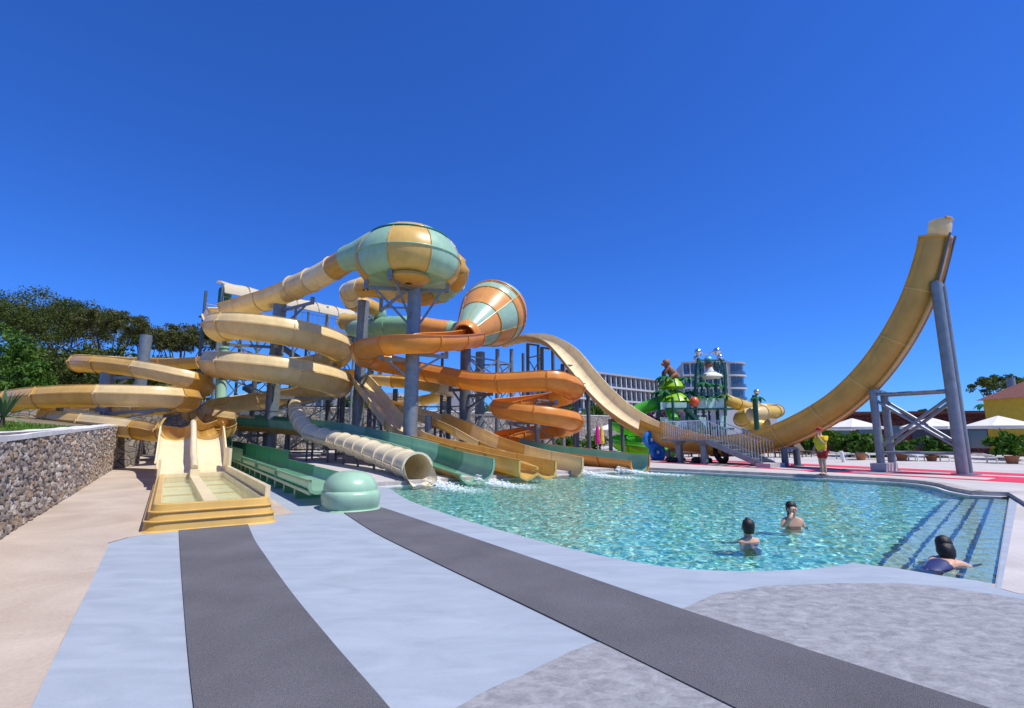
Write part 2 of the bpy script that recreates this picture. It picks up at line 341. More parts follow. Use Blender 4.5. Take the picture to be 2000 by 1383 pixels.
# pool shell, steps, water
def pool_material():
    m = bpy.data.materials.new('aqua glass mosaic'); m.use_nodes = True; N, L, b = nodes_of(m)
    tc = N.new('ShaderNodeTexCoord'); mp = N.new('ShaderNodeMapping'); mp.inputs['Rotation'].default_value = (0, 0, AL); L.new(tc.outputs['Object'], mp.inputs[0])
    v = N.new('ShaderNodeTexVoronoi'); v.distance = 'CHEBYCHEV'; v.inputs['Scale'].default_value = 20; v.inputs['Randomness'].default_value = .3; L.new(mp.outputs[0], v.inputs['Vector'])
    sp = N.new('ShaderNodeSeparateColor'); L.new(v.outputs['Color'], sp.inputs[0])
    rp = N.new('ShaderNodeValToRGB'); e = rp.color_ramp.elements; e[0].color = (.07, .32, .30, 1); e[1].color = (.70, .90, .80, 1); e[0].position = .1; e[1].position = .95
    k = e.new(.5); k.color = (.22, .56, .50, 1); L.new(sp.outputs[0], rp.inputs[0])
    L.new(rp.outputs[0], b.inputs['Base Color']); b.inputs['Roughness'].default_value = .4
    return m
M_POOL = pool_material(); M_NOSE = mat('dark blue tile', (.04, .12, .32), rough=.3, var=.3, scale=12)
M_STEP = mat('white mosaic step', (.50, .56, .55), rough=.4, var=.40, scale=26, detail=6)
ps = MB(); n = len(POOL)
tri = geometry.tessellate_polygon([POOL]); FL = -.95
ps.add([(p.x, p.y, FL) for p in POOL], [tuple(t) for t in tri])
ps.add([(p.x, p.y, -.012) for p in POOL] + [(p.x, p.y, FL) for p in POOL], [(i, (i + 1) % n, n + (i + 1) % n, n + i) for i in range(n)])
shell = struct(ps.build('pool_basin', M_POOL, fix=False))
ra, rb = POOL[len(near) - 1], POOL[len(near)]
dr = (rb - ra).normalized(); ln = Vector((-dr.y, dr.x, 0))
for i in range(4):
    o0, o1 = .02 + i * .29, .02 + (i + 1) * .29; zt = -.12 - i * .15
    a0, b0 = ra + dr * (.05 + i * .02), rb - dr * (.4 + .1 * i)
    q = MB(); q.prism([a0 + ln * o0, b0 + ln * o0, b0 + ln * o1, a0 + ln * o1], FL + .002, zt); st = q.build('pool_step', M_STEP, shell)
    q = MB(); q.prism([a0 + ln * (o1 - .022), b0 + ln * (o1 - .022), b0 + ln * (o1 + .006), a0 + ln * (o1 + .006)], zt - .02, zt + .005); q.build('step_nosing', M_NOSE, st)
def water_material(name, tint, scale=2.2, strength=.5, refr=.5, dist=.08, sy=1.7):
    m = bpy.data.materials.new(name); m.use_nodes = True; N = m.node_tree.nodes; L = m.node_tree.links; N.remove(N['Principled BSDF'])
    tc = N.new('ShaderNodeTexCoord'); mp = N.new('ShaderNodeMapping'); mp.inputs['Scale'].default_value = (1, sy, 1); L.new(tc.outputs['Object'], mp.inputs[0])
    a = N.new('ShaderNodeTexNoise'); a.inputs['Scale'].default_value = scale; a.inputs['Detail'].default_value = 4; a.inputs['Distortion'].default_value = .9; L.new(mp.outputs[0], a.inputs['Vector'])
    c = N.new('ShaderNodeTexNoise'); c.inputs['Scale'].default_value = scale * 4.2; c.inputs['Detail'].default_value = 2; c.inputs['Distortion'].default_value = .7; L.new(mp.outputs[0], c.inputs['Vector'])
    ad = N.new('ShaderNodeMath'); ad.operation = 'MULTIPLY_ADD'; ad.inputs[1].default_value = .35; L.new(c.outputs['Fac'], ad.inputs[0]); L.new(a.outputs['Fac'], ad.inputs[2])
    bp = N.new('ShaderNodeBump'); bp.inputs['Strength'].default_value = strength; bp.inputs['Distance'].default_value = dist; L.new(ad.outputs[0], bp.inputs['Height'])
    fr = N.new('ShaderNodeFresnel'); fr.inputs['IOR'].default_value = 1.33; L.new(bp.outputs[0], fr.inputs['Normal'])
    gl = N.new('ShaderNodeBsdfGlossy'); gl.inputs['Roughness'].default_value = .03; L.new(bp.outputs[0], gl.inputs['Normal'])
    re = N.new('ShaderNodeBsdfRefraction'); re.inputs['IOR'].default_value = 1.33; re.inputs['Roughness'].default_value = .0; re.inputs['Color'].default_value = (*tint, 1); L.new(bp.outputs[0], re.inputs['Normal'])
    tr = N.new('ShaderNodeBsdfTransparent'); tr.inputs['Color'].default_value = (*tint, 1)
    m1 = N.new('ShaderNodeMixShader'); m1.inputs[0].default_value = refr; L.new(tr.outputs[0], m1.inputs[1]); L.new(re.outputs[0], m1.inputs[2])
    m2 = N.new('ShaderNodeMixShader'); L.new(fr.outputs[0], m2.inputs[0]); L.new(m1.outputs[0], m2.inputs[1]); L.new(gl.outputs[0], m2.inputs[2])
    L.new(m2.outputs[0], N['Material Output'].inputs['Surface']); return m
def real_water():
    m = bpy.data.materials.new('pool water'); m.use_nodes = True; N = m.node_tree.nodes; L = m.node_tree.links; N.remove(N['Principled BSDF'])
    fr = N.new('ShaderNodeFresnel'); fr.inputs['IOR'].default_value = 1.33
    gl = N.new('ShaderNodeBsdfGlossy'); gl.inputs['Roughness'].default_value = .02
    re = N.new('ShaderNodeBsdfRefraction'); re.inputs['IOR'].default_value = 1.33; re.inputs['Roughness'].default_value = 0; re.inputs['Color'].default_value = (.80, .97, .94, 1)
    mx = N.new('ShaderNodeMixShader'); L.new(fr.outputs[0], mx.inputs[0]); L.new(re.outputs[0], mx.inputs[1]); L.new(gl.outputs[0], mx.inputs[2]); L.new(mx.outputs[0], N['Material Output'].inputs['Surface']); return m
M_WATER = real_water()
gw = np.random.default_rng(11); x0, x1 = min(p.x for p in POOL) - .2, max(p.x for p in POOL) + .2; y0, y1 = min(p.y for p in POOL) - .2, max(p.y for p in POOL) + .2
ST = .036; X_, Y_ = np.meshgrid(np.arange(x0, x1, ST), np.arange(y0, y1, ST)); Z_ = np.zeros_like(X_)
for i in range(46):
    lam = .115 * (5.0 ** gw.random()); an = gw.normal(.4, 1.1); kk = 2 * math.pi / lam; warp = .35 * np.sin(.7 * X_ + i) + .35 * np.sin(.8 * Y_ + 2 * i)
    Z_ += lam * .0021 * (.6 + .8 * gw.random()) * np.sin(kk * (X_ * math.cos(an) + Y_ * math.sin(an)) + gw.random() * 6.28 + warp * 2)
OP = np.array([(p.x, p.y) for p in offset_poly(POOL, .06)]); cx, cy = X_[:-1, :-1] + ST / 2, Y_[:-1, :-1] + ST / 2; ins = np.zeros(cx.shape, bool)
for i in range(len(OP)):
    (ax_, ay_), (bx_, by_) = OP[i - 1], OP[i]
    if ay_ == by_: continue
    ins ^= ((ay_ > cy) != (by_ > cy)) & (cx < (bx_ - ax_) * (cy - ay_) / (by_ - ay_) + ax_)
nx = X_.shape[1]; ii, jj = np.nonzero(ins); q = ii * nx + jj; F4_ = np.stack([q, q + 1, q + nx + 1, q + nx], 1); us_, inv = np.unique(F4_, return_inverse=True)
wv = np.stack([X_.ravel(), Y_.ravel(), WZ + np.clip(Z_.ravel(), -.03, .034)], 1)[us_]
wm = bpy.data.meshes.new('pool_water'); wm.from_pydata(wv.tolist(), [], inv.reshape(-1, 4).tolist()); wm.materials.append(M_WATER); wm.polygons.foreach_set('use_smooth', [True] * len(wm.polygons)); wm.update()
wo = bpy.data.objects.new('pool_water', wm); COL.objects.link(wo); struct(wo); wo.cycles.is_caustics_caster = True
for o in [shell] + [c for c in bpy.data.objects if c.name.startswith(('pool_step', 'step_nosing'))]: o.cycles.is_caustics_receiver = True
# foam where the slides run out
M_FOAM = mat('white foam', (.86, .89, .90), rough=.7, var=.04, trans=.3)
def splash(p, d, L_, W_, label, seed, n=1500):
    rnd = random.Random(seed); b = MB(); d = Vector(d).normalized(); sd = Vector((d.y, -d.x, 0))
    for i in range(n):
        u = rnd.random() ** 1.6; v = rnd.gauss(0, .32) * (.35 + .9 * u)
        q = Vector(p) + d * (u * L_) + sd * v * W_; q.z = WZ + .015 + max(0, rnd.gauss(.07, .08)) * (1 - u) ** 3
        r = rnd.uniform(.008, .036) * (1.25 - u) * (1.6 if rnd.random() < .12 else 1); sq = rnd.uniform(.25, .7)
        b.lathe([(0, r * sq), (r * .8, r * sq * .6), (r, 0)], q, 5, sx=rnd.uniform(1, 2.4), ref=(d.x + rnd.uniform(-.3, .3), d.y + rnd.uniform(-.3, .3), 0))
    return tag(b.build('water_splash', M_FOAM, smooth=60, loc=Vector(p)), label, 'splash', 'foam where slides meet the pool', 'stuff')

# ---------------------------------------------------------------- hillside, terrace, retaining walls
WT = -2.05                                            # wall line, along s
def wall_h(s): return 1.47 + max(0, s - 9) * .0255
hl = MB(); gt = np.concatenate([[WT - .30], np.linspace(WT - 1.0, WT - 95, 40)]); gs = np.linspace(-30, 140, 70)
for t in gt:
    for s in gs:
        k = min(1, (WT - t) / 9); z = wall_h(min(s, 34)) - .08 + k * 1.0 * min(1, max(0, (s - 8) / 25)) + .12 * math.sin(t * .9 + s * .5) * k + max(0, (s - 48)) * .05
        hl.v.append(tuple(ts(t, s, z)))
hl.f = [(i * 70 + j, i * 70 + j + 1, (i + 1) * 70 + j + 1, (i + 1) * 70 + j) for i in range(40) for j in range(69)]; hl.m = [0] * len(hl.f)
struct(hl.build('hillside', M_SOIL, smooth=60, fix=False))
tr_ = MB(); tr_.prism([ts(-12, 54.6), ts(62, 54.6), ts(95, 160), ts(-40, 160)], -.5, 4.35)
struct(tr_.build('terrace', M_SOIL))
def longwall(a, b, h, th, label, name='retaining_wall'):
    o = thing(name, label, 'wall', (a + b) / 2)
    d = (b - a).normalized(); k = MB(); k.box((a + b) / 2 + ZV * h / 2, ((b - a).length, th, h), rz=math.atan2(d.y, d.x)); k.build('masonry', M_RUBBLE, o)
    k = MB(); k.box((a + b) / 2 + ZV * (h + .06), ((b - a).length, th + .08, .12), rz=math.atan2(d.y, d.x)); k.build('coping', M_COPING, o); return o
longwall(ts(-12, 54.2), ts(62, 54.2), 4.4, .7, 'long tall rubble stone retaining wall behind the slide tower')
longwall(ts(-1.9, 32), ts(-1.9, 54), 2.3, .6, 'low stone wall in shade running back behind the twin lane slide')
for i, (t0, s0) in enumerate([(-1.55, 33.2), (-1.45, 36.0)]):
    k = MB(); k.box(ts(t0, s0, 1.0), (.5, 1.0, 2.0), rz=AL); tag(k.build('wall_buttress', M_RUBBLE, loc=ts(t0, s0)), ['stone buttress at the end of the near left wall', 'second stone buttress further along the left path'][i], 'buttress')

# left stone wall with its own stones
lw = thing('stone_wall', 'rough rubble stone wall with white coping along the left path', 'wall', ts(WT, 20))
k = MB()
for s0, s1 in [(2, 31.5)]:
    k.add([ts(WT - .03, s0, 0), ts(WT - .03, s1, 0), ts(WT - .03, s1, wall_h(s1)), ts(WT - .03, s0, wall_h(s0)), ts(WT - .42, s0, 0), ts(WT - .42, s1, 0), ts(WT - .42, s1, wall_h(s1)), ts(WT - .42, s0, wall_h(s0))],
          [(0, 1, 2, 3), (1, 5, 6, 2), (5, 4, 7, 6), (4, 0, 3, 7)])
k.build('wall_core', M_MORTAR, lw)
k = MB(); s = 2.0
cop = [ts(WT + .06, s, wall_h(s)) for s in np.linspace(2, 31.55, 40)]; cop2 = [ts(WT - .46, s, wall_h(s)) for s in np.linspace(2, 31.55, 40)]
nn = 40
k.add([p + ZV * (.0) for p in cop] + [p + ZV * (.07 + random.uniform(0, .025)) for p in cop] + [p + ZV * (.09 + random.uniform(0, .02)) for p in cop2] + [p for p in cop2],
      [(r_ * nn + i, r_ * nn + i + 1, (r_ + 1) * nn + i + 1, (r_ + 1) * nn + i) for r_ in range(3) for i in range(nn - 1)] + [(nn - 1, 2 * nn - 1, 3 * nn - 1, 4 * nn - 1)])
k.build('coping', M_COPING, lw, smooth=40)
def stone_verts(rnd):
    m = 8; vs = []; rr = [rnd.uniform(.8, 1.12) for _ in range(m)]
    for lev, dep in ((1.0, -.03), (.92, .03), (.6, .062)):
        for q in range(m):
            a = 2 * math.pi * q / m; e = 1 / max(abs(math.cos(a)), abs(math.sin(a))) ** .8
            vs.append((math.cos(a) * .5 * rr[q] * lev * e, dep + rnd.uniform(-.012, .014) * (lev < 1), math.sin(a) * .5 * rr[q] * lev * e))
    vs.append((0, .07 + rnd.uniform(-.015, .02), 0))
    fs = [(r_ * m + q, r_ * m + (q + 1) % m, (r_ + 1) * m + (q + 1) % m, (r_ + 1) * m + q) for r_ in range(2) for q in range(m)] + [(2 * m + q, 2 * m + (q + 1) % m, 3 * m) for q in range(m)]
    return vs, fs
rs = random.Random(3); SM = []
for i in range(15):
    vs, fs = stone_verts(rs); me = bpy.data.meshes.new('stone'); me.from_pydata(vs, [], fs); me.materials.append(M_STONES[i % 5])
    bm = bmesh.new(); bm.from_mesh(me); bmesh.ops.recalc_face_normals(bm, faces=bm.faces); bm.to_mesh(me); bm.free(); SM.append((me, vs, fs))
spots = []; s = 4.0
while s < 31.4:
    cw = rs.uniform(.14, .27); z = 0.0
    while z < wall_h(s) - .04:
        ch = rs.uniform(.09, .18); ch = min(ch, wall_h(s) - z + .02)
        spots.append((s + cw / 2 + rs.uniform(-.05, .05), z + ch / 2, cw * rs.uniform(1.08, 1.25), ch * 1.2)); z += ch
    s += cw * .97
spots.sort(key=lambda q: abs(q[0] - 12.2) if q[0] > 10.3 else 50 + (12 - q[0]))
rest = MB(); cnt = 0
rotm = Matrix(((-SA, CA, 0), (CA, SA, 0), (0, 0, 1))).transposed()     # stone x -> s, y -> t, z -> z
for s, z, cw, ch in spots:
    q = rs.randrange(15); tilt = Matrix.Rotation(rs.uniform(-.35, .35), 3, 'Y'); M3 = rotm @ tilt @ Matrix.Diagonal((cw, rs.uniform(.8, 1.35), ch)); p = ts(WT - .02, s, z)
    if cnt < 300 and s > 10.3:
        o = bpy.data.objects.new('stone', SM[q][0]); COL.objects.link(o); o.parent = lw; o.matrix_local = Matrix.Translation(p - OFF[lw.name]) @ M3.to_4x4(); cnt += 1
    else: rest.add([p + M3 @ Vector(v) for v in SM[q][1]], SM[q][2], q % 5)
ro = rest.build('stone', M_STONES, lw); ro['kind'] = 'stuff'
k = MB(); k.add([ts(4.998, 15.98, -.01), ts(4.998, 70, -.01), ts(4.998, 70, DECK_Z + .002), ts(4.998, 15.98, DECK_Z + .002)], [(0, 1, 2, 3)]); q = [ridge[-1], gr(2035, 1010), ts(34, 0)]
for a_, b_ in zip(q[:-1], q[1:]): k.add([(a_.x, a_.y, -.01), (b_.x, b_.y, -.01), (b_.x, b_.y, DECK_Z + .001), (a_.x, a_.y, DECK_Z + .001)], [(0, 1, 2, 3)])
struct(k.build('deck_step', M_CURB))

# ---------------------------------------------------------------- slides
def path(pts, step=.3):
    """pts: list of (Vector, radius); Catmull-Rom, evenly resampled -> positions, radii"""
    P = [Vector((p.x, p.y, p.z, r)) for p, r in pts]; dense = []
    for i in range(len(P) - 1):
        a, b, c, d = P[max(i - 1, 0)], P[i], P[i + 1], P[min(i + 2, len(P) - 1)]
        for q in range(14):
            u = q / 14; dense.append(.5 * ((2 * b) + (c - a) * u + (2 * a - 5 * b + 4 * c - d) * u * u + (-a + 3 * b - 3 * c + d) * u ** 3))
    dense.append(P[-1]); L_ = [0.]
    for a, b in zip(dense[:-1], dense[1:]): L_.append(L_[-1] + (b.to_3d() - a.to_3d()).length)
    n = max(2, int(L_[-1] / step)); out = []; j = 0
    for i in range(n + 1):
        t = L_[-1] * i / n
        while j < len(L_) - 2 and L_[j + 1] < t: j += 1
        u = (t - L_[j]) / max(1e-6, L_[j + 1] - L_[j]); out.append(dense[j].lerp(dense[j + 1], min(1, max(0, u))))
    return [p.to_3d() for p in out], [p.w for p in out]
def frames(P, side=None):
    fr = []; S = None
    for i in range(len(P)):
        T = (P[min(i + 1, len(P) - 1)] - P[max(i - 1, 0)]).normalized()
        if side is not None: s = Vector(side)
        else:
            s = T.cross(ZV)
            if S is not None and s.length < .45: s = s * (s.length) + S * (.45 - s.length) * 2
            elif s.length < .05: s = Vector((1, 0, 0))
        s = (s - T * s.dot(T)).normalized(); S = s; fr.append((T, s, s.cross(T)))
    return fr
def arc(r, a0, a1, n): return [(r * math.cos(R(a0 + (a1 - a0) * i / n)), r * math.sin(R(a0 + (a1 - a0) * i / n))) for i in range(n + 1)]
def prof_guard(r, top=66, flip=1):       # half pipe with a flanged splash guard on the outer side
    p = [(-1.09 * r, .24 * r), (-1.09 * r, .30 * r), (-r, .30 * r), (-r, .02 * r)] + arc(r, 184, 356, 14) + [(r, -.05 * r), (1.13 * r, -.045 * r), (1.13 * r, .05 * r), (r, .055 * r)] + [(r * x, r * y) for x, y in ([(.965, .17), (.915, .33), (.85, .48), (.76, .62)] if top > 50 else [(.97, .14), (.92, .28)])]
    q = p[-1]; p += [(q[0] + .03 * r, q[1] + .07 * r)]
    return [(a * flip, b) for a, b in p]
def prof_open(r, wl=.35, wr=.35, lip=.09):
    return [(-(1 + lip) * r, wl * r - .06 * r), (-(1 + lip) * r, wl * r), (-r, wl * r), (-r, .02)] + arc(r, 184, 356, 14) + [(r, .02), (r, wr * r), ((1 + lip) * r, wr * r), ((1 + lip) * r, wr * r - .06 * r)]
def prof_flat(r, wl=.6, wr=.6, dz=.35):     # flat floored run out
    return [(-1.08 * r, wl - .05), (-1.08 * r, wl), (-r, wl), (-r, .1), (-.93 * r, .03), (-.8 * r, 0), (0, 0), (.8 * r, 0), (.93 * r, .03), (r, .1), (r, wr), (1.08 * r, wr), (1.08 * r, wr - .05)]
def prof_tube(r): return arc(r, -90, 270, 20)
def sweep_mesh(P, F_, Rr, prof, closed=False):
    b = MB(); m = None
    for p, (T, S, U), r in zip(P, F_, Rr):
        pr = prof(r); m = len(pr); b.v += [tuple(p + S * a + U * c) for a, c in pr]
    b.f = [(i * m + q, i * m + q + 1, (i + 1) * m + q + 1, (i + 1) * m + q) for i in range(len(P) - 1) for q in range(m - 1)]; b.m = [0] * len(b.f)
    return b
def flange_mesh(p, fr, r, prof, w=.035, h=.065):
    T, S, U = fr; pr = prof(r); b = MB(); n = len(pr); out = []
    for i, (a, c) in enumerate(pr):
        a0, c0 = pr[max(i - 1, 0)]; a1, c1 = pr[min(i + 1, n - 1)]; dx, dy = a1 - a0, c1 - c0; l = math.hypot(dx, dy) or 1
        out.append((a + dy / l * h, c - dx / l * h))
    ring = lambda pts, o: [p + S * a + U * c + T * o for a, c in pts]
    inn = [(a - (oa - a) * .12, c - (oc - c) * .12) for (a, c), (oa, oc) in zip(pr, out)]
    b.v = [tuple(x) for x in ring(inn, -w) + ring(out, -w) + ring(out, w) + ring(inn, w)]
    b.f = [(j * n + i, j * n + i + 1, (j + 1) * n + i + 1, (j + 1) * n + i) for j in range(3) for i in range(n - 1)]; b.m = [0] * len(b.f)
    return b
def slide(root, pts, prof, mats, seclen=3.0, side=None, flange=True, step=.3, name='slide_section', fm=None, cuts=None, start_flange=True):
    P, Rr = path(pts, step); F_ = frames(P, side); L_ = sum((a - b).length for a, b in zip(P[:-1], P[1:]))
    n = max(1, round(L_ / seclen)) if cuts is None else cuts
    idx = [round(i * (len(P) - 1) / n) for i in range(n + 1)]; out = []
    for i in range(n):
        a, b = idx[i], idx[i + 1]
        pf = prof[i % len(prof)] if isinstance(prof, list) else prof
        mm = mats[i % len(mats)]
        sec = sweep_mesh(P[a:b + 1], F_[a:b + 1], Rr[a:b + 1], pf).build(name, mm, root, smooth=42, fix=False); out.append(sec)
        if flange and (i > 0 or start_flange): flange_mesh(P[a], F_[a], Rr[a], pf).build('joint_flange', fm or mm, sec, smooth=40)
        if flange and i == n - 1: flange_mesh(P[b], F_[b], Rr[b], pf).build('joint_flange', fm or mm, sec, smooth=40)
    return P, F_, Rr, out
def V(px, py, d, r): return (at(px, py, d), r)

# --- 1. golden open coil on the left feeding the twin lanes
CL = [V(395, 704, 41, .66), V(330, 708, 41.5, .66), V(240, 706, 41, .66), V(178, 704, 39, .66), V(153, 708, 36, .66), V(180, 708, 33.5, .66), V(247, 714, 32.5, .66), V(320, 726, 31.5, .66), V(375, 742, 32, .66),
      V(397, 755, 34.5, .66), V(370, 762, 38, .66), V(300, 764, 40, .66), V(200, 767, 40, .66), V(90, 774, 37.5, .66), V(20, 782, 33.5, .66), V(15, 783, 29.5, .66), V(60, 776, 27, .66), V(150, 770, 26, .66), V(250, 770, 26, .66), V(330, 773, 27, .66), V(368, 778, 29.5, .66),
      V(345, 788, 33, .66), V(250, 797, 34.5, .66), V(150, 805, 32.5, .64), V(100, 812, 29, .62), V(125, 818, 26.5, .6), V(205, 826, 25, .58), V(285, 836, 24.2, .56), V(325, 842, 23.2, .54), (ts(.27, 23.2, 1.93), .5)]
s1 = thing('coil_slide', 'golden open water slide coiling on the left above the stone wall', 'water slide', ts(-3, 33))
slide(s1, CL, prof_guard, [M_GOLD, M_GOLD, M_CREAM, M_TAN], 3.6)
s1b = thing('lane_feeder_slide', 'tan half pipe curving down into the right lane of the twin slide', 'water slide', ts(1.5, 26))
slide(s1b, [V(372, 806, 42, .6), V(398, 814, 38.5, .6), V(428, 823, 34.5, .58), V(440, 831, 31, .57), V(432, 837, 28, .56), V(416, 841, 25.8, .54), (ts(1.32, 24.6, 2.05), .52), (ts(1.3, 23.2, 1.93), .5)], prof_guard, [M_GOLD, M_TAN], 2.6)
# twin ramp
tw = thing('twin_lane_slide', 'twin lane cream slide ending in a low water filled tan trough', 'water slide', ts(.8, 14))
rz = [(23.25, 1.42), (22.7, 1.30), (22.0, 1.02), (21.2, .66), (20.4, .44), (19.4, .34), (18.0, .30), (10.9, .28)]
for i, (tc_, nm) in enumerate([(.27, 'left'), (1.3, 'right')]):
    P = [ts(tc_, s, z) for s, z in rz[:6]]
    b = MB()
    for q, p in enumerate(P):
        u = q / 5; hw = .49; wall = .56 * (1 - u) + .40 * u; dp = .46 * (1 - u) ** 1.3
        pr = [(-hw - .05, wall), (-hw, wall), (-hw, .2)] + [(-hw * math.cos(R(a)), dp * (1 - math.sin(R(a))) * .6) for a in range(15, 166, 15)] + [(hw, .2), (hw, wall), (hw + .05, wall)]
        b.v += [tuple(p + RV * a + ZV * c) for a, c in pr]; m = len(pr)
    b.f = [(r_ * m + q, r_ * m + q + 1, (r_ + 1) * m + q + 1, (r_ + 1) * m + q) for r_ in range(5) for q in range(m - 1)]; b.m = [0] * len(b.f)
    b.build('lane', M_PALE, tw, smooth=40, fix=False)
k = MB()
k.tube([ts(.785, s, z + (.70 if s > 21 else .52)) for s, z in rz[:6]] + [ts(.785, 18.6, .62)], .1, 8); k.build('lane_divider', M_PALE, tw, smooth=50)
k = MB(); k.box(ts(.785, 14.75, .29), (.22, 7.7, .20), rz=AL); k.box(ts(.785, 18.3, .40), (.24, .5, .36), rz=AL); k.build('trough_divider', M_PALE, tw)
k = MB(); k.box(ts(.80, 14.8, .15), (1.66, 7.9, .08), rz=AL); k.build('trough_floor', mat('pale trough floor', (.80, .77, .60), rough=.4, var=.06), tw)
def rrect(t0, t1, s0, s1, rad, n=5):
    out = []
    for (ct, cs, a0) in [(t1 - rad, s0 + rad, -90), (t1 - rad, s1 - rad, 0), (t0 + rad, s1 - rad, 90), (t0 + rad, s0 + rad, 180)]:
        out += [(ct + rad * math.cos(R(a0 + 90 * i / n)), cs + rad * math.sin(R(a0 + 90 * i / n))) for i in range(n + 1)]
    return out
# trough shell: stepped tiers outside, smooth wall inside
def tier(b, o0, z0, o1, z1):
    A = rrect(-.16 - o0, 1.78 + o0, 10.58 - o0, 19.0 + o0 * .2, .22 + o0 * .3); B = rrect(-.16 - o1, 1.78 + o1, 10.58 - o1, 19.0 + o1 * .2, .22 + o1 * .3); n = len(A)
    b.add([ts(t, s, z0) for t, s in A] + [ts(t, s, z1) for t, s in B], [(i, (i + 1) % n, n + (i + 1) % n, n + i) for i in range(n)])
lev = [(.09, .0), (.05, .035), (.03, .20), (.055, .215), (.055, .235), (.005, .245), (-.02, .40), (.005, .415), (.005, .435), (-.04, .445), (-.06, .585), (-.075, .60), (-.17, .60), (-.185, .585), (-.20, .25)]; lev = [(o, z * .74) for o, z in lev]
for nm, a, b_ in [('trough_skirt', 0, 5), ('trough_tier', 5, 9), ('trough_rim', 9, 12), ('trough_lining', 12, 14)]:
    k = MB()
    for (o0, z0), (o1, z1) in zip(lev[a:b_], lev[a + 1:b_ + 1]): tier(k, o0, z0, o1, z1)
    k.build(nm, M_PALE if nm == 'trough_lining' else M_GOLD, tw, smooth=25, fix=False)
k = MB()
k.box(ts(1.70, 14.85, .46), (.09, 7.9, .36), rz=AL); k.box(ts(1.735, 19.6, .76), (.075, 1.8, .85), rz=AL); k.build('side_wall', M_PALE, tw)
k = MB(); k.box(ts(-.12, 19.4, .60), (.07, 2.0, .55), rz=AL); k.build('side_wall', M_PALE, tw)
for s0 in (12.2, 14.6, 17.0):
    k = MB(); k.box(ts(.785, s0, .20), (1.62, .12, .03), rz=AL); k.build('floor_rib', M_GOLD, tw)
M_TWATER = water_material('shallow trough water', (.93, .97, .86), 5, .7, .35, .06, 3.)
k = MB(); k.add([ts(-.0, 10.76, .325), ts(1.60, 10.76, .325), ts(1.60, 18.9, .325), ts(-.0, 18.9, .325)], [(0, 1, 2, 3)])
o = k.build('trough_water', M_TWATER, fix=False); struct(o); 

# --- 2. green drop slide: upright tube, long run out, domed end
gd = thing('drop_slide', 'green drop slide with upright tube, long channel and round domed end', 'water slide', ts(3.4, 20))
T2 = 3.35
up = [(xat(437, 42.5, 12.0), .44), (xat(436, 42.5, 9), .44), (xat(432, 42.5, 6), .44), (xat(431, 42, 3.6), .45), (xat(431, 40.6, 2.0), .48), (xat(436, 37.8, 1.0), .5)]
P, Rr = path(up); tp = P[-1]; tt = tp.x * CA + tp.y * SA; ss = -tp.x * SA + tp.y * CA
slide(gd, up, prof_tube, [M_SAGE, M_MINT, M_MINT, M_DGREEN], 3.1, side=RV)
k = MB(); k.lathe([(.0, .0), (.5, .0), (.52, 1.55), (.46, 1.7), (.0, 1.75)], xat(437, 42.5, at(437, 563, 42.5).z - 1.75), 20); k.build('launch_capsule', M_DGREEN, gd, smooth=40)
run = [(Vector((tp.x, tp.y, .42)), .6)] + [(ts(tt + (T2 - tt) * u, ss + (12.4 - ss) * u, .42 - .10 * u), .6 - .08 * u) for u in (.12, .25, .5, .75, 1)]
pl = [lambda r: prof_flat(r, .78, .78), lambda r: prof_flat(r, .75, .70), lambda r: prof_flat(r, .74, .64), lambda r: prof_flat(r, .70, .62), lambda r: prof_flat(r, .68, .30), lambda r: prof_flat(r, .34, .28), lambda r: prof_flat(r, .32, .26)]
slide(gd, run, pl, [M_DGREEN, M_DGREEN, M_GRN, M_GRN, M_GRN, M_GRN, M_SAGE], side=-RV, cuts=7, fm=M_SAGE)
Pq, Rq = path(run)
for i in range(2, len(Pq) - 2, 5):
    k = MB(); k.box(Pq[i] - ZV * .21, (1.02, .18, .40), rz=AL); k.build('leg', M_GRN, gd)
k = MB(); a, b = Pq[2], Pq[-1]; k.bar(a - ZV * .04 + RV * -.52, b - ZV * .04 + RV * -.52, .05, .07); k.build('side_rail', M_MINT, gd)
# domed end cap
def egg(c, a, b, h0, h1, prof, name, m, n=28, ex=2.6):
    k = MB(); vs = []
    for rr, z in prof:
        for q in range(n):
            an = 2 * math.pi * q / n; ca_, sa_ = math.cos(an), math.sin(an); e = (abs(ca_) ** ex + abs(sa_) ** ex) ** (-1 / ex)
            vs.append(ts(c[0] + ca_ * e * a * rr, c[1] + sa_ * e * b * rr, z))
    m_ = len(prof); fs = [(i * n + q, i * n + (q + 1) % n, (i + 1) * n + (q + 1) % n, (i + 1) * n + q) for i in range(m_ - 1) for q in range(n)] + [tuple(range((m_ - 1) * n, m_ * n))]
    k.add(vs, fs); return k.build(name, m, gd, smooth=50)
egg((T2 + .17, 11.62), .55, .68, 0, 0, [(1.12, .0), (1.10, .02), (1.02, .035), (1.06, .12), (1.09, .24), (1.08, .33), (1.04, .385), (1.0, .40), (.97, .395), (.95, .41)], 'end_cap', M_MINT)
egg((T2 + .165, 11.66), .505, .63, 0, 0, [(1.09, .385), (1.10, .44), (1.07, .53), (.98, .62), (.84, .70), (.64, .765), (.40, .80), (.14, .815)], 'dome', M_MINT, ex=2.3)

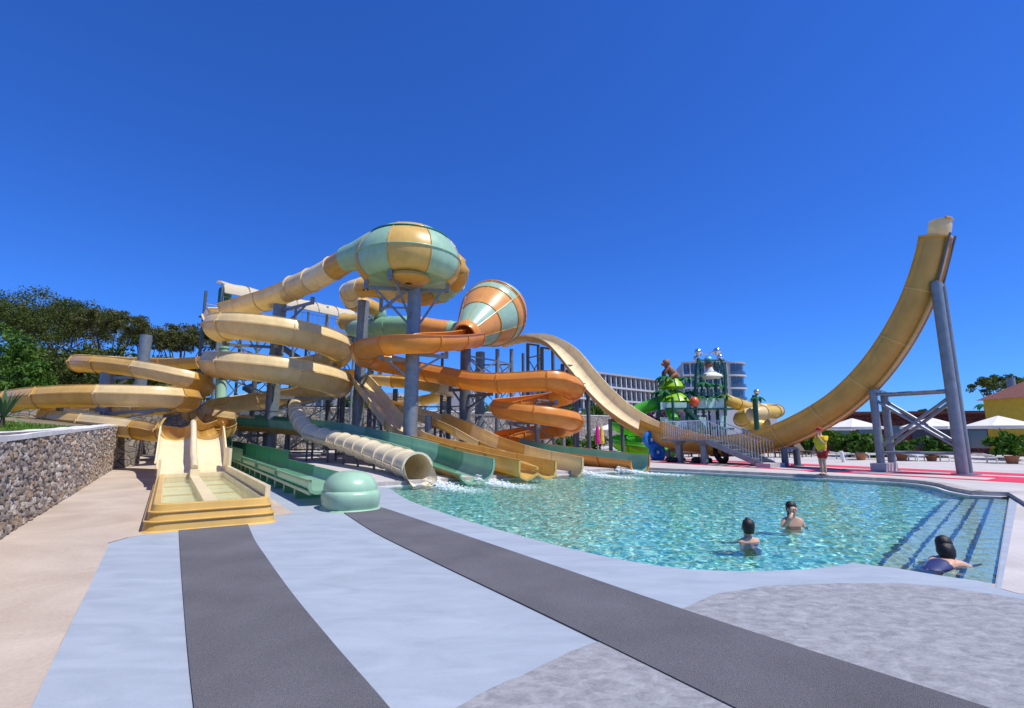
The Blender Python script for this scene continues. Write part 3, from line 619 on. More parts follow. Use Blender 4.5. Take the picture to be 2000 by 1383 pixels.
# --- 3. cream coil with bowl
HC = xat(534, 36, 0); HR = 4.05
def helix(c, r, a0, a1, z0, z1, n, rad, sq=1.0):
    out = []
    for i in range(n + 1):
        u = i / n; a = R(a0 + (a1 - a0) * u); rr = rad if not isinstance(rad, tuple) else rad[0] + (rad[1] - rad[0]) * u
        out.append((Vector((c.x + r * math.cos(a), c.y + r * sq * math.sin(a), z0 + (z1 - z0) * u)), rr))
    return out
cr = thing('cream_coil_slide', 'large cream open slide wound in stacked loops round a thick steel column', 'water slide', HC)
cpts = [V(686, 503, 30.5, .78), V(655, 522, 31.8, .78), V(618, 543, 33.0, .80), V(575, 562, 34.6, .84), V(530, 580, 36.6, .9), V(478, 596, 38.2, .95), V(428, 614, 38.6, 1.0)]
tubep = cpts[:4]
slide(cr, tubep, prof_tube, [M_TAN, M_PALE, M_CREAM], 2.1, name='tube_section')
lp = helix(HC, HR, 188, 360 + 372, 9.25, 5.35, 30, 1.0)
tail = [V(650, 752, 38.5, .98), V(600, 764, 40, .95), V(520, 776, 39.8, .9), V(450, 787, 39.4, .84), V(420, 798, 38.2, .8), V(426, 811, 36.6, .78), V(480, 820, 35.6, .76)]
slide(cr, cpts[3:] + lp + tail, prof_guard, [M_CREAM], 4.3)
ex4 = [V(480, 820, 35.6, .76), V(560, 826, 34.2, .74), V(640, 836, 31.8, .72), V(720, 853, 28.2, .69), V(800, 873, 24.2, .66), V(870, 894, 20.6, .63), V(930, 910, 17.6, .62)]
_, _, _, sec4 = slide(cr, ex4, [lambda r: prof_open(r, .5, .2)] * 7 + [lambda r: [(-1.09 * r, .34 * r), (-1.09 * r, .4 * r), (-r, .4 * r), (-r, .02)] + arc(r, 184, 336, 14) + [(1.0 * r, -.40 * r), (1.0 * r, -.46 * r)]] * 4, [M_GRN, M_SAGE, M_SAGE, M_MINT, M_SAGE, M_MINT, M_MINT], 2.6, cuts=9)
for o in sec4:   # tan outer skin below the green lining
    pass
P4, R4 = path(ex4); F4 = frames(P4)
k = sweep_mesh(P4, F4, R4, lambda r: arc(r + .035, 180, 330, 14)); k.build('outer_skin', M_TAN, cr, smooth=50, fix=False)

# bowl
BC = at(799, 511, 28.5); bw = thing('bowl_slide', 'round mint and tan panelled slide bowl perched on a tall steel column', 'water slide', BC)
up_p = [(3.05, 0), (3.0, .28), (2.82, .72), (2.55, 1.08), (2.28, 1.32)]; up2 = [(2.28, 1.32), (2.1, 1.5), (1.7, 1.76), (1.2, 1.95), (.6, 2.06), (.1, 2.08)]
lo_p = [(3.05, 0), (3.03, -.45), (2.86, -.92), (2.55, -1.2), (2.3, -1.28)]; lo2 = [(2.3, -1.28), (1.5, -1.45), (.7, -1.55), (.1, -1.58)]
refv = (0 - BC.x, 0 - BC.y, 0)
for i in range(8):
    a0, a1 = R(i * 45 - 22.5), R(i * 45 + 22.5); m = M_TAN if i % 2 == 0 else M_MINT
    if i in (0,): m = M_GOLD
    for pr, nm, mm in ((up_p, 'upper_panel', m), (up2, 'crown_panel', m), (lo_p, 'lower_panel', m), (lo2, 'floor_panel', M_MINT if i % 2 == 0 else M_SAGE)):
        k = MB(); k.lathe(pr, BC, 8, ZV, a0, a1, ref=refv); k.build(nm, mm, bw, smooth=50, fix=False)
    k = MB(); d_ = lambda a: Vector((math.cos(a), math.sin(a), 0)); rv = Vector(refv).normalized(); yv = ZV.cross(rv)
    dirv = rv * math.cos(a0) + yv * math.sin(a0)
    k.tube([BC + dirv * (r + .015) + ZV * z for r, z in reversed(lo_p)] + [BC + dirv * (r + .015) + ZV * z for r, z in up_p[1:]] + [BC + dirv * r + ZV * z for r, z in up2[1:]], .03, 5); k.build('seam', M_TAN, bw)
k = MB(); k.tube([BC + Vector((math.cos(a), math.sin(a), 0)) * 2.33 + ZV * 1.33 for a in np.linspace(0, 2 * math.pi, 49)], .05, 6, caps=False); k.build('rim_band', M_DGREEN, bw, smooth=60)
k = MB(); k.tube([BC + Vector((math.cos(a), math.sin(a), 0)) * 3.07 for a in np.linspace(0, 2 * math.pi, 49)], .045, 6, caps=False); k.build('waist_band', M_MINT, bw, smooth=60)
k = MB(); k.lathe([(1.15, -1.49), (1.2, -1.66), (.95, -1.86), (.2, -1.9)], BC + Vector((.3, -1.35, .12)), 20); k.build('drain_dish', M_TAN, bw, smooth=50)
# inlet shoulder on the left and outlet tube on the right
k = MB(); k.tube([at(676, 507, 30.4), at(700, 500, 29.9), at(728, 492, 29.4), at(752, 488, 29.0)], [.80, .92, 1.15, 1.35], 20, caps=False); k.build('outlet_shoulder', M_MINT, bw, smooth=60)
feed = [V(872, 508, 30.2, .78), V(893, 528, 29.9, .78), V(880, 556, 31, .74), V(845, 575, 33, .73), V(800, 573, 34.5, .73), V(750, 565, 35.5, .72), V(705, 562, 36.6, .72), V(682, 572, 38.2, .72), V(692, 590, 40, .72), V(725, 602, 41, .72), V(738, 616, 42.6, .72), V(712, 628, 44.2, .72), V(672, 628, 45.2, .72)]
fd_ = thing('feeder_tube_slide', 'tan and cream tube slide curving from the tower platform to the bowl', 'water slide', at(740, 570, 36))
slide(fd_, feed, prof_tube, [M_TAN, M_MINT, M_TAN, M_GOLD, M_CREAM, M_GOLD, M_PALE, M_PALE], 2.1, name='tube_section')
fp, fr_ = path(feed)
for q in range(5):
    p = at(712 + q * 8.2, 568 - q * .6, 35.4); k = MB(); k.lathe([(0, .03), (.07, .02), (.075, -.05)], p + Vector((0, -.25, 0)), 8, axis=(0, -1, 0)); k.build('light_hole', M_BLACK, fd_)

# --- 4. cream enclosed tube to the pool
tb = thing('tube_slide', 'pale ribbed tube slide dropping steeply then running out into the pool', 'water slide', at(720, 880, 25))
tpts = [V(618, 752, 45, .46), V(598, 766, 43.5, .46), V(581, 785, 40.6, .46), V(577, 800, 36, .46), V(581, 812, 33.2, .46), V(590, 829, 31.2, .46), V(608, 846, 29.8, .46), V(650, 858, 28.2, .46), V(700, 873, 24.8, .46), V(760, 894, 21, .47), V(815, 914, 17.5, .48)]
slide(tb, tpts, prof_tube, [M_TUBE], 1.55, name='tube_section')
Pt, Rt = path(tpts); Ft = frames(Pt)
j0 = int(len(Pt) * .52)
for sgn in (-1, 1):
    k = MB(); k.tube([Pt[i] + Ft[i][1] * sgn * .51 - Ft[i][2] * .08 for i in range(j0, len(Pt))], .035, 5); k.build('seam_flange', M_PALE, tb)
pe = Pt[-1]; Te, Se, Ue = Ft[-1]; k = MB()
for u in (0, .25, .5, .75, 1):
    r = .48 + .05 * u; c = pe + Te * u * .75 - ZV * .10 * u; k.v += [tuple(c + Se * r * math.cos(R(a)) + Ue * r * math.sin(R(a))) for a in np.linspace(180 + 6 - 6 * (1 - u) - 20 * (1 - u) + 18 * u, 360 - 6 + 6 * (1 - u) + 20 * (1 - u) - 18 * u, 15)]
k.f = [(i * 15 + q, i * 15 + q + 1, (i + 1) * 15 + q + 1, (i + 1) * 15 + q) for i in range(4) for q in range(14)]; k.m = [0] * len(k.f)
k.build('exit_scoop', M_TUBE, tb, smooth=60, fix=False)

# --- 5. steep double lane tan slide
st5 = thing('steep_slide', 'steep tan double lane slide dropping behind the tall column to the pool', 'water slide', at(850, 870, 28))
p5 = [V(640, 728, 40.5, .74), V(672, 730, 39.0, .75), V(698, 741, 37.4, .75), V(722, 768, 35.6, .75), V(748, 802, 33.6, .75), V(778, 838, 31.5, .75), V(815, 862, 29.2, .74), V(880, 880, 26.2, .74), V(960, 901, 22.2, .74), V(1050, 922, 18.7, .74)]
pr5 = lambda r: [(-1.08 * r, .36), (-1.08 * r, .40), (-r, .40), (-r, .05)] + [(-r + .1 * r, -.15), (-.6 * r, -.24), (-.3 * r, -.16), (0, -.02), (.3 * r, -.16), (.6 * r, -.24), (.9 * r, -.15)] + [(r, .05), (r, .46), (1.08 * r, .46), (1.08 * r, .42)]
slide(st5, p5, pr5, [M_GOLD, M_CREAM, M_PALE, M_PALE, M_CREAM, M_GOLD, M_GOLD, M_GOLD, M_GOLD], 3.2, fm=M_GOLD)
P, Rr = path(p5); F_ = frames(P); i0 = int(len(P) * .86); k = MB(); k.tube([P[i] + ZV * (.12 + .12 * math.sin((i - i0) / max(1, len(P) - 1 - i0) * 3.1)) for i in range(i0, len(P))], .06, 6); k.build('lane_divider', M_GOLD, st5, smooth=60)
# --- 6. tan slide from the small coil
C6 = xat(790, 41, 0)
t6 = thing('tan_coil_slide', 'tan open slide leaving a small coil behind the tall column', 'water slide', C6)
h6 = helix(C6, 3.3, 150, 360 + 150, 6.5, 4.4, 22, .62)
p6 = h6 + [V(735, 782, 38.2, .62), V(790, 797, 35.5, .62), V(850, 815, 33.2, .62), V(905, 838, 31.2, .62), V(955, 864, 28.8, .62), V(1010, 884, 26.2, .62), V(1060, 898, 23.4, .62), V(1110, 910, 20.9, .62)]
slide(t6, p6[:26], lambda r: prof_guard(r, 30), [M_GOLD, M_CREAM, M_TAN, M_CREAM], 3.4)
slide(t6, p6[25:], lambda r: prof_open(r, .55, .12), [M_GOLD, M_CREAM, M_TAN, M_CREAM, M_CREAM], 3.2)
# --- 7. orange coil, funnel
FA, FB = at(914, 651, 33.4), at(962, 614, 37.4)
C7 = xat(1049, 32.4, 0)
or_ = thing('orange_coil_slide', 'orange open slide coiling down from the funnel to the pool', 'water slide', C7)
o7 = [V(926, 657, 33.0, .74), V(890, 662, 30.2, .72), V(830, 665, 27.4, .72), V(770, 667, 27.0, .72), V(724, 675, 28.6, .72), V(708, 690, 31.2, .72), V(735, 704, 33.6, .72), V(800, 717, 34.4, .72), V(880, 733, 33.0, .72), V(960, 745, 31.2, .72)]
o7 += helix(C7, 2.35, -75, 360 + 180, 4.95, 1.32, 26, (.72, .6))
e7 = o7[-1][0]; e7t = e7.x * CA + e7.y * SA; e7s = -e7.x * SA + e7.y * CA
o7 += [(e7 - DV * 1.4 + RV * .12 - ZV * .18, .6), (ts(e7t + .3, e7s - 4.2, .78), .6), (ts(e7t + .35, 16.0, .42), .6)]
slide(or_, o7[:-3], lambda r: prof_guard(r, 55), [M_ORANGE], 2.9)
slide(or_, o7[-4:], lambda r: prof_open(r, .5, .1), [M_ORANGE], 2.4)
P, Rr = path(o7[-4:]); F_ = frames(P); k = sweep_mesh(P[4:], F_[4:], [r - .03 for r in Rr[4:]], lambda r: [(-r, .5 * r)] + arc(r, 180, 352, 14)); k.build('green_lining', M_SAGE, or_, smooth=60, fix=False)
fn = thing('funnel_slide', 'big orange and sage checkered funnel lying on its side', 'water slide', (FA + FB) / 2)
ax = (FB - FA).normalized(); LF = (FB - FA).length
rings = [(0, .85), (.45, 1.65), (.84, 2.34), (1.0, 2.54), (1.06, 2.56), (1.3, 2.3), (1.5, 1.6), (1.58, .5)]
for j in range(len(rings) - 1):
    if j == 3: continue
    if j == 2: u0 = u0
    (u0, r0), (u1, r1) = rings[j], rings[j + 1]
    for i in range(7):
        k = MB(); k.lathe([(r0 + (r1 - r0) * q / 4 + .05 * math.sin(q / 4 * math.pi), LF * (u0 + (u1 - u0) * q / 4)) for q in range(5)], FA, 6, ax, R(360 / 7 * i + 10), R(360 / 7 * (i + 1) + 10), ref=ZV)
        k.build('funnel_panel', M_ORANGE2 if (i + j) % 2 else M_FUNS, fn, smooth=50, fix=False)
for u, r in rings[1:5]:
    k = MB(); X = (ZV - ax * ax.z).normalized(); Y = ax.cross(X)
    k.tube([FA + ax * (LF * u) + (X * math.cos(a) + Y * math.sin(a)) * (r + .02) for a in np.linspace(0, 2 * math.pi, 41)], .045, 5, caps=False); k.build('ring_flange', M_TAN if u < .9 else M_ORANGE, fn, smooth=60)
for i in range(7):
    a = R(360 / 7 * i + 10); k = MB(); k.tube([FA + ax * (LF * u) + (X * math.cos(a) + Y * math.sin(a)) * (r + .03) for u, r in rings], .03, 5); k.build('seam', M_TAN, fn)
k = MB(); k.lathe([(.95, 0), (.98, -.15), (.82, -.6), (.74, -.62), (.74, .4)], FA, 22, ax); k.build('outlet_collar', M_ORANGE, fn, smooth=45)
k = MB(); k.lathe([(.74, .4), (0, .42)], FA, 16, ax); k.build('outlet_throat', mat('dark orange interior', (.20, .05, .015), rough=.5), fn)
tr6 = thing('funnel_feeder_slide', 'green and orange tube slide curving behind the orange coil to the funnel', 'water slide', at(800, 640, 42))
slide(tr6, [V(690, 640, 45, .75), V(720, 640, 43, .8), V(760, 638, 41, .85), V(810, 638, 39.8, .85), V(860, 645, 39.2, .85), V(910, 650, 38.8, .85), V(950, 640, 38.9, .85)], prof_tube, [M_MINT, M_SAGE, M_SAGE, M_ORANGE2], 3, name='tube_section')
# --- 8. the great half pipe
TU = 25.75
us = thing('half_pipe_slide', 'towering tan and cream half pipe sweeping down and up beside the pool', 'water slide', ts(TU, 16))
def UP(px, py):
    r = ray(px, py); q = TU / (r[0] * CA + r[1] * SA); x, y, z = r[0] * q, r[1] * q, CAM_H + r[2] * q
    return Vector((x, y, z))
upx = [(985, 662), (1018, 653), (1050, 653), (1080, 663), (1108, 684), (1140, 722), (1170, 757), (1205, 790), (1250, 820), (1300, 843), (1350, 856), (1400, 862), (1450, 859), (1500, 850), (1550, 831), (1600, 805), (1648, 772), (1695, 726), (1737, 670), (1773, 607), (1794, 556), (1811, 500), (1817, 467)]
upts = [(UP(*p), (.92 if 3 < i < 10 else .78 if i > 3 else .74) - .019 * max(0, i - 12)) for i, p in enumerate(upx)]
pu = lambda r: [(-1.09 * r, .30 * r), (-1.09 * r, .37 * r), (-1.02 * r, .37 * r), (-r, 0)] + arc(r, 186, 354, 16) + [(r, 0), (1.02 * r, .37 * r), (1.09 * r, .37 * r), (1.09 * r, .30 * r)]
pn = lambda r: [(-1.09 * r, .14 * r), (-1.09 * r, .2 * r), (-1.02 * r, .2 * r), (-r, 0)] + arc(r, 186, 338, 16) + [(.99 * r, -.30 * r), (1.06 * r, -.30 * r), (1.06 * r, -.36 * r)]
slide(us, upts, [pn] * 9 + [pu] * 9, [M_TAN] + [M_PALE] * 8 + [M_TAN] * 9, side=-RV, cuts=18, step=.22, fm=M_GOLD)
Pe, Re_ = path([(upts[-1][0], .62), (UP(1819, 450), .66), (UP(1821, 432), .64)], .1); Fe = frames(Pe, -RV); k = MB(); me_ = 0
for i, (p, (T, S, U), r) in enumerate(zip(Pe, Fe, Re_)):
    u = i / (len(Pe) - 1); cut = max(0, (u - .78) / .22) ** 2 * 1.15; pr = [(-1.06 * r, .37 * r * (1 - u ** 6)), (-1.0 * r, .37 * r * (1 - u ** 6)), (-r, 0)] + arc(r, 186, 352 - 48 * cut ** .6, 16); pr.append((pr[-1][0] * 1.07, pr[-1][1] * 1.07)); me_ = len(pr)
    k.v += [tuple(p + S * a_ + U * c_) for a_, c_ in pr]
k.f = [(i * me_ + q, i * me_ + q + 1, (i + 1) * me_ + q + 1, (i + 1) * me_ + q) for i in range(len(Pe) - 1) for q in range(me_ - 1)]; k.m = [0] * len(k.f); tipo = k.build('end_section', M_CREAM, us, smooth=50, fix=False)
flange_mesh(Pe[0], Fe[0], Re_[0] + .04, lambda r: arc(r, 180, 360, 16)).build('joint_flange', M_GOLD, tipo, smooth=40)
k = MB(); k.tube([Pe[-1] + Fe[-1][1] * (Re_[-1] * math.cos(R(a_))) + Fe[-1][2] * (Re_[-1] * math.sin(R(a_))) for a_ in np.linspace(178, 304, 15)], .05, 6); k.build('end_lip', M_GOLD, tipo, smooth=60)
for o in [c for c in us.children if c.name.startswith('slide_section')]:
    pass
PU, RU = path(upts, .22); FU = frames(PU, -RV)
j1, j2 = int(len(PU) * .5), len(PU)
k = sweep_mesh(PU[:j1 + 1], FU[:j1 + 1], [r + .045 for r in RU[:j1 + 1]], lambda r: [(-r, .0)] + arc(r, 186, 336, 14)); k.build('outer_skin', M_TAN, us, smooth=60, fix=False)
k = sweep_mesh(PU[j1:j2], FU[j1:j2], [r + .045 for r in RU[j1:j2]], lambda r: [(-r, .0)] + arc(r, 186, 354, 14) + [(r, .0)]); k.build('outer_skin', M_TAN, us, smooth=60, fix=False)
for a_, b_ in ((246, 250), (290, 294)):
    k = MB(); P_ = PU[int(len(PU) * .62):]; FF = FU[int(len(PU) * .62):]
    for p, (T, S, U), r in zip(P_, FF, RU[-len(P_):]):
        k.v += [tuple(p + (S * math.cos(R(a)) + U * math.sin(R(a))) * (r + h)) for a, h in ((a_, .05), (a_, .12), (b_, .12), (b_, .05))]
    k.f = [(i * 4 + q, i * 4 + q + 1, (i + 1) * 4 + q + 1, (i + 1) * 4 + q) for i in range(len(P_) - 1) for q in range(3)]; k.m = [0] * len(k.f); k.build('stiffener_rib', M_TAN, us, fix=False)
# cap of the far end
eP, (eT, eS, eU) = PU[-1], FU[-1]
splash(ts(7.65, 16.1, WZ), -DV, 3.2, .9, 'white foam below the mouth of the tube slide', 1)
splash(at(938, 936, 18.4), (1, -1.2, 0), 3.0, 1.0, 'white foam below the green slide end', 2)
splash(ts(11.7, 15.8, WZ), -DV, 1.0, 1.3, 'thin foam below the tan double lane slide end', 3, 500)
splash(ts(14.6, 16.4, WZ), (1, -.9, 0), 3.0, .7, 'white foam below the tan coil slide end', 4)
splash(ts(17.0, 16.5, WZ), (1, -.7, 0), 3.4, .7, 'white foam below the orange coil slide end', 5)
# ---------------------------------------------------------------- dark matting strips
def mat_strip(name, left, right, label):
    L_, R_ = smooth_line([gr(*p) for p in left], 6), smooth_line([gr(*p) for p in right], 6)
    o = sheet(name, L_ + list(reversed(R_)), .014, M_MAT, thick=.013); return tag(o, label, 'mat')
mat_strip('mat_runner', [(349, 1036), (352, 1090), (357, 1160), (366, 1270), (378, 1383), (400, 1560), (470, 2100)], [(484, 1025), (497, 1055), (520, 1090), (570, 1160), (650, 1258), (758, 1383), (930, 1600), (1350, 2100)], 'dark grey matting strip leading from the twin lane trough')
mat_strip('mat_runner', [(668, 1000), (730, 1040), (830, 1090), (1000, 1172), (1165, 1252), (1440, 1388), (1800, 1565)], [(722, 988), (752, 994), (800, 1010), (1000, 1078), (1330, 1191), (1900, 1376), (2400, 1540)], 'dark grey matting strip leading from the green domed slide end')

# ---------------------------------------------------------------- columns and steelwork
def column(px, d, ytop, r, label, name='support_column', z0=DECK_Z, m=None, group='thick galvanised slide columns', arms=(), ztop=None):
    p = xat(px, d, 0); ztop = ztop if ztop is not None else at(px, ytop, d).z
    # columns stand upright: column px is taken half way up
    zm = (z0 + ztop) / 2; q = xat(px, d, zm); p = Vector((q.x, q.y, 0))
    o = thing(name, label, 'column', (p.x, p.y, z0), group); m = m or M_STEEL
    k = MB(); k.tube([(p.x, p.y, z0 + .06), (p.x, p.y, ztop)], r, 20); k.build('shaft', m, o, smooth=40)
    k = MB(); k.tube([(p.x, p.y, z0), (p.x, p.y, z0 + .06)], r * 1.7, 20); k.build('base_plate', m, o, smooth=30)
    if r > .3:
        for q in range(6):
            a = math.pi * q / 3; k = MB(); k.bar(p + Vector((math.cos(a), math.sin(a), 0)) * r * 1.3 + ZV * (z0 + .06), p + Vector((math.cos(a), math.sin(a), 0)) * r * 1.3 + ZV * (z0 + .22), .05, .05); k.build('bolt', m, o)
        zz = z0 + 3.2
        while zz < ztop - .5:
            k = MB(); k.tube([(p.x, p.y, zz), (p.x, p.y, zz + .12)], r * 1.06, 20); k.build('joint_ring', m, o, smooth=30); zz += 4.1
    for tgt, za, dz in arms:               # arm to a slide: horizontal beam + diagonal brace
        e = Vector(tgt); dv = Vector((e.x - p.x, e.y - p.y, 0)); s_ = p + dv.normalized() * r * .9
        k = MB(); k.bar((s_.x, s_.y, za), (e.x, e.y, za), .14, .2); k.build('arm', m, o)
        k = MB(); k.bar((s_.x, s_.y, za - dz), p + dv * .8 + ZV * (za - .1), .09, .12); k.build('brace', m, o)
        k = MB(); k.bar((e.x, e.y, za - .1), (e.x, e.y, e.z), .22, .22); k.build('saddle', m, o)
    return o, p
def ring(c, r, deg, z): return Vector((c.x + r * math.cos(R(deg)), c.y + r * math.sin(R(deg)), z))
column(537, 36, 568, .46, 'thick steel column standing inside the cream loops', arms=[
    (ring(HC, 3.7, 200, 8.2), 7.95, 1.0), (ring(HC, 3.7, 290, 7.7), 7.4, .9), (ring(HC, 3.7, 20, 6.9), 6.65, 1.0), (ring(HC, 3.7, 110, 6.2), 6.0, 1),
    (ring(HC, 3.7, 200, 5.75), 5.55, 1.0), (ring(HC, 3.7, 290, 5.2), 4.95, .9), (ring(HC, 3.7, 20, 4.5), 4.3, 1.0), (at(612, 560, 33.6) - ZV * .75, at(612, 560, 33.6).z - 1.15, 1.3), (at(470, 836, 35.6), 1.6, .9)])
_, pb = column(805, 28.5, 548, .40, 'thick steel column carrying the round bowl', arms=[(BC + Vector((-2.3, -.6, -1.35)), BC.z - 1.75, 2.0), (BC + Vector((2.3, .2, -1.35)), BC.z - 1.75, 2.0), (BC + Vector((-.5, -2.3, -1.3)), BC.z - 1.75, 1.8),
    (at(745, 582, 35) , at(745, 600, 34).z, 1.4), (at(745, 684, 27.6), at(745, 700, 27.6).z, .9), (at(872, 680, 29.6), at(872, 697, 29.6).z, .9)])
column(703, 37.5, 588, .42, 'thick steel column right of the cream loops', arms=[(at(728, 600, 40.5) - ZV * .6, at(728, 622, 40.5).z, .8), (at(722, 716, 33), at(722, 728, 33).z, .8)])
column(908, 33.8, 682, .36, 'dark steel column under the funnel mouth', m=M_DSTEEL, arms=[(at(880, 738, 34.0) - ZV * .55, at(880, 762, 34).z, .8), (at(960, 745, 31.9) - ZV * .5, at(955, 770, 31.9).z, .8)])
column(937, 38.5, 688, .36, 'pale steel column behind the funnel mouth', m=M_STEEL)
for px, d, lb in [(971, 36.3, 'thin steel post under the front of the funnel rim'), (999, 38.2, 'thin steel post under the back of the funnel rim')]:
    column(px, d, 682, .15, lb, group='thin steel posts')
column(1049, 32.4, 786, .17, 'thin steel post inside the orange loops', group='thin steel posts', arms=[(ring(C7, 2.2, 300, 3.75), 3.55, .5), (ring(C7, 2.2, 30, 3.2), 3.0, .5), (ring(C7, 2.2, 150, 2.6), 2.4, .5)])
column(1100, 35.2, 800, .15, 'thin steel post behind the right side of the orange loops', group='thin steel posts')
column(205, 33, 728, .42, 'steel column in the middle of the left coil', z0=wall_h(30), arms=[(at(260, 717, 32.6) - ZV * .5, at(260, 737, 32.6).z, .8), (at(120, 776, 27) - ZV * .5, at(120, 800, 27).z, .6), (at(330, 778, 27.4) - ZV * .5, at(330, 800, 27.4).z, .6)])
column(275, 38, 655, .40, 'tall steel column behind the left coil', z0=wall_h(34))
column(836, 31.8, 812, .22, 'short steel post behind the tall bowl column', group='thin steel posts')
for px, d, yt, lb in [(565, 39.5, 735, 'steel post behind the cream loops'), (640, 41, 735, 'dark post under the steep slide crest'), (668, 39.5, 735, 'second dark post under the steep slide crest'), (492, 41, 735, 'steel post behind the left of the cream loops'), (770, 40.5, 760, 'post inside the small tan coil'), (876, 41, 770, 'post right of the small tan coil')]:
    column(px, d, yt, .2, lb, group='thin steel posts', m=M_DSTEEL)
# posts along the runouts
ORD = ['first', 'second', 'third', 'fourth', 'fifth', 'sixth', 'seventh', 'eighth', 'ninth', 'tenth', 'eleventh', 'twelfth']
def lane_posts(P, every, z0, drop, label, r=.06, i0=6):
    cand = []
    for i in range(i0, len(P) - 3, every):
        zt = P[i].z - drop
        if zt < z0 + .15: continue
        cand.append(i)
    for n_, i in enumerate(reversed(cand)):
        zt = P[i].z - drop; o = thing('lane_post', label + ', ' + ORD[n_] + ' from the pool', 'post', (P[i].x, P[i].y, z0), 'posts under the pool slides')
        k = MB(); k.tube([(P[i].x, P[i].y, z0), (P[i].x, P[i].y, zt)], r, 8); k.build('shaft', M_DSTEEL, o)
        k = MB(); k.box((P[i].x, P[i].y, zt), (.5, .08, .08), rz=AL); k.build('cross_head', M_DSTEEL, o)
lane_posts(Pt[int(len(Pt) * .5):], 8, DECK_Z, .55, 'short post under the pale tube slide', i0=2)
lane_posts(P4, 9, DECK_Z, .68, 'short post under the green pool slide', .07, 4)
P5, _ = path(p5); lane_posts(P5, 9, DECK_Z, .28, 'dark post under the steep double lane slide', .09, 6)
P6, _ = path(p6[22:]); lane_posts(P6, 9, DECK_Z, .6, 'dark post under the tan coil slide', .08, 4)
P7, _ = path(o7[-4:]); lane_posts(P7, 8, DECK_Z, .6, 'dark post under the orange slide end', .07, 3)
# braced frame linking the columns under the funnel
def brace_frame(label, A, B, zs, name='brace_frame'):
    o = thing(name, label, 'steel frame', (A + B) / 2, 'cross braced steel frames')
    for z0, z1 in zip(zs[:-1], zs[1:]):
        k = MB(); k.bar(A + ZV * z0, B + ZV * z1, .07, .07); k.build('diagonal', M_STEEL, o)
        k = MB(); k.bar(A + ZV * z1, B + ZV * z0, .07, .07); k.build('diagonal', M_STEEL, o)
    for z0 in zs:
        k = MB(); k.bar(A + ZV * z0, B + ZV * z0, .08, .1); k.build('rail', M_STEEL, o)
    return o
fl = lambda px, d: xat(px, d, 4) * Vector((1, 1, 0)) if False else Vector((xat(px, d, 4).x, d, 0))
for a, b, lb in [((908, 33.8), (937, 38.5), 'left side under the funnel'), ((937, 38.5), (999, 38.2), 'back side under the funnel'), ((971, 36.3), (999, 38.2), 'right side under the funnel'), ((908, 33.8), (971, 36.3), 'front side under the funnel')]:
    brace_frame('steel cross bracing on the ' + lb, fl(*a), fl(*b), [.6, 3.0, 5.2, 7.0])
for a, b, lb in [((770, 40.5), (876, 41), 'inside the small tan coil'), ((640, 41), (668, 39.5), 'under the steep slide crest'), ((703, 37.5), (770, 40.5), 'between the middle column and the small tan coil'), ((876, 41), (937, 38.5), 'left of the pale funnel column'), ((1049, 32.4), (1100, 35.2), 'behind the orange loops'), ((565, 39.5), (640, 41), 'behind the right of the cream loops'), ((492, 41), (565, 39.5), 'behind the left of the cream loops')]:
    brace_frame('steel cross bracing ' + lb, fl(*a), fl(*b), [.5, 2.2, 3.9])
for px, d, yt, lb in [(725, 42, 660, 'slim post right of the middle column, near the steep slide'), (742, 43.5, 655, 'slim post behind the orange turn'), (862, 40, 690, 'slim post under the orange arm'), (1022, 40, 690, 'slim post right of the funnel rim')]:
    column(px, d, yt, .12, lb, group='thin steel posts', m=M_DSTEEL)
for a, b, lb in [((725, 42), (742, 43.5), 'behind the orange turn'), ((862, 40), (876, 41), 'under the orange arm'), ((999, 38.2), (1022, 40), 'right of the funnel')]:
    brace_frame('narrow steel lattice ' + lb, fl(*a), fl(*b), [.5, 2.4, 4.3, 6.2])
# half pipe supports
def hp_pair(px_near, d, ytop_s, label, r, w=1.35, braces=True, top=None):
    p = gr(px_near, d, DECK_Z) if d > 500 else xat(px_near, d, DECK_Z)
    o = thing('half_pipe_trestle', label, 'support', p, 'trestles under the half pipe')
    return o, p
def trestle(s, label, r, w=.58, zt=None, zs=None, m=M_STEEL):
    zc = None
    j = min(range(len(PU)), key=lambda i: abs((-PU[i].x * SA + PU[i].y * CA) - s) + (0 if True else 0)); zc = PU[j].z
    top = zt if zt is not None else zc - .92 / max(.42, FU[j][2].z) - .04
    o = thing('half_pipe_trestle', label, 'support', ts(TU, s, DECK_Z), 'trestles under the half pipe')
    for t_ in (-w, w):
        k = MB(); k.tube([ts(TU + t_, s, DECK_Z), ts(TU + t_, s, top)], r * (.6 if r > .18 and t_ > 0 else 1), 14); k.build('post', m, o, smooth=40)
        k = MB(); k.tube([ts(TU + t_, s, DECK_Z), ts(TU + t_, s, DECK_Z + .05)], r * 1.9, 14); k.build('base_plate', m, o)
    k = MB(); k.bar(ts(TU - w - .1, s, top), ts(TU + w + .1, s, top), .14, .14); k.build('cross_head', m, o)
    return o, top
tA, zA = trestle(9.15, 'pair of steel posts where the half pipe starts its steep rise', .15, zt=3.5)
k = MB(); k.box(ts(TU - .3, 9.15, DECK_Z + .17), (1.3, .55, .34), rz=AL); tag(k.build('footing_block', M_DECK, loc=ts(TU - .3, 9.15, DECK_Z)), 'pale concrete footing block at the foot of the half pipe posts', 'footing')
sB = 6.55; zB = 7.75
tB, _ = trestle(sB, 'tall pair of steel posts carrying the high end of the half pipe', .19, w=.40, zt=zB)
for t_ in (-.4, .4):
    k = MB(); k.tube([ts(TU + t_ * .8, sB, zB - .1), ts(TU + t_ * .8, 5.9, 9.7)], .045, 8); k.build('upper_strut', M_DSTEEL, tB)
zA1 = zA - .15
fr = thing('half_pipe_brace', 'crossed steel tubes between the two post pairs of the half pipe', 'steel frame', ts(TU, 7.9))
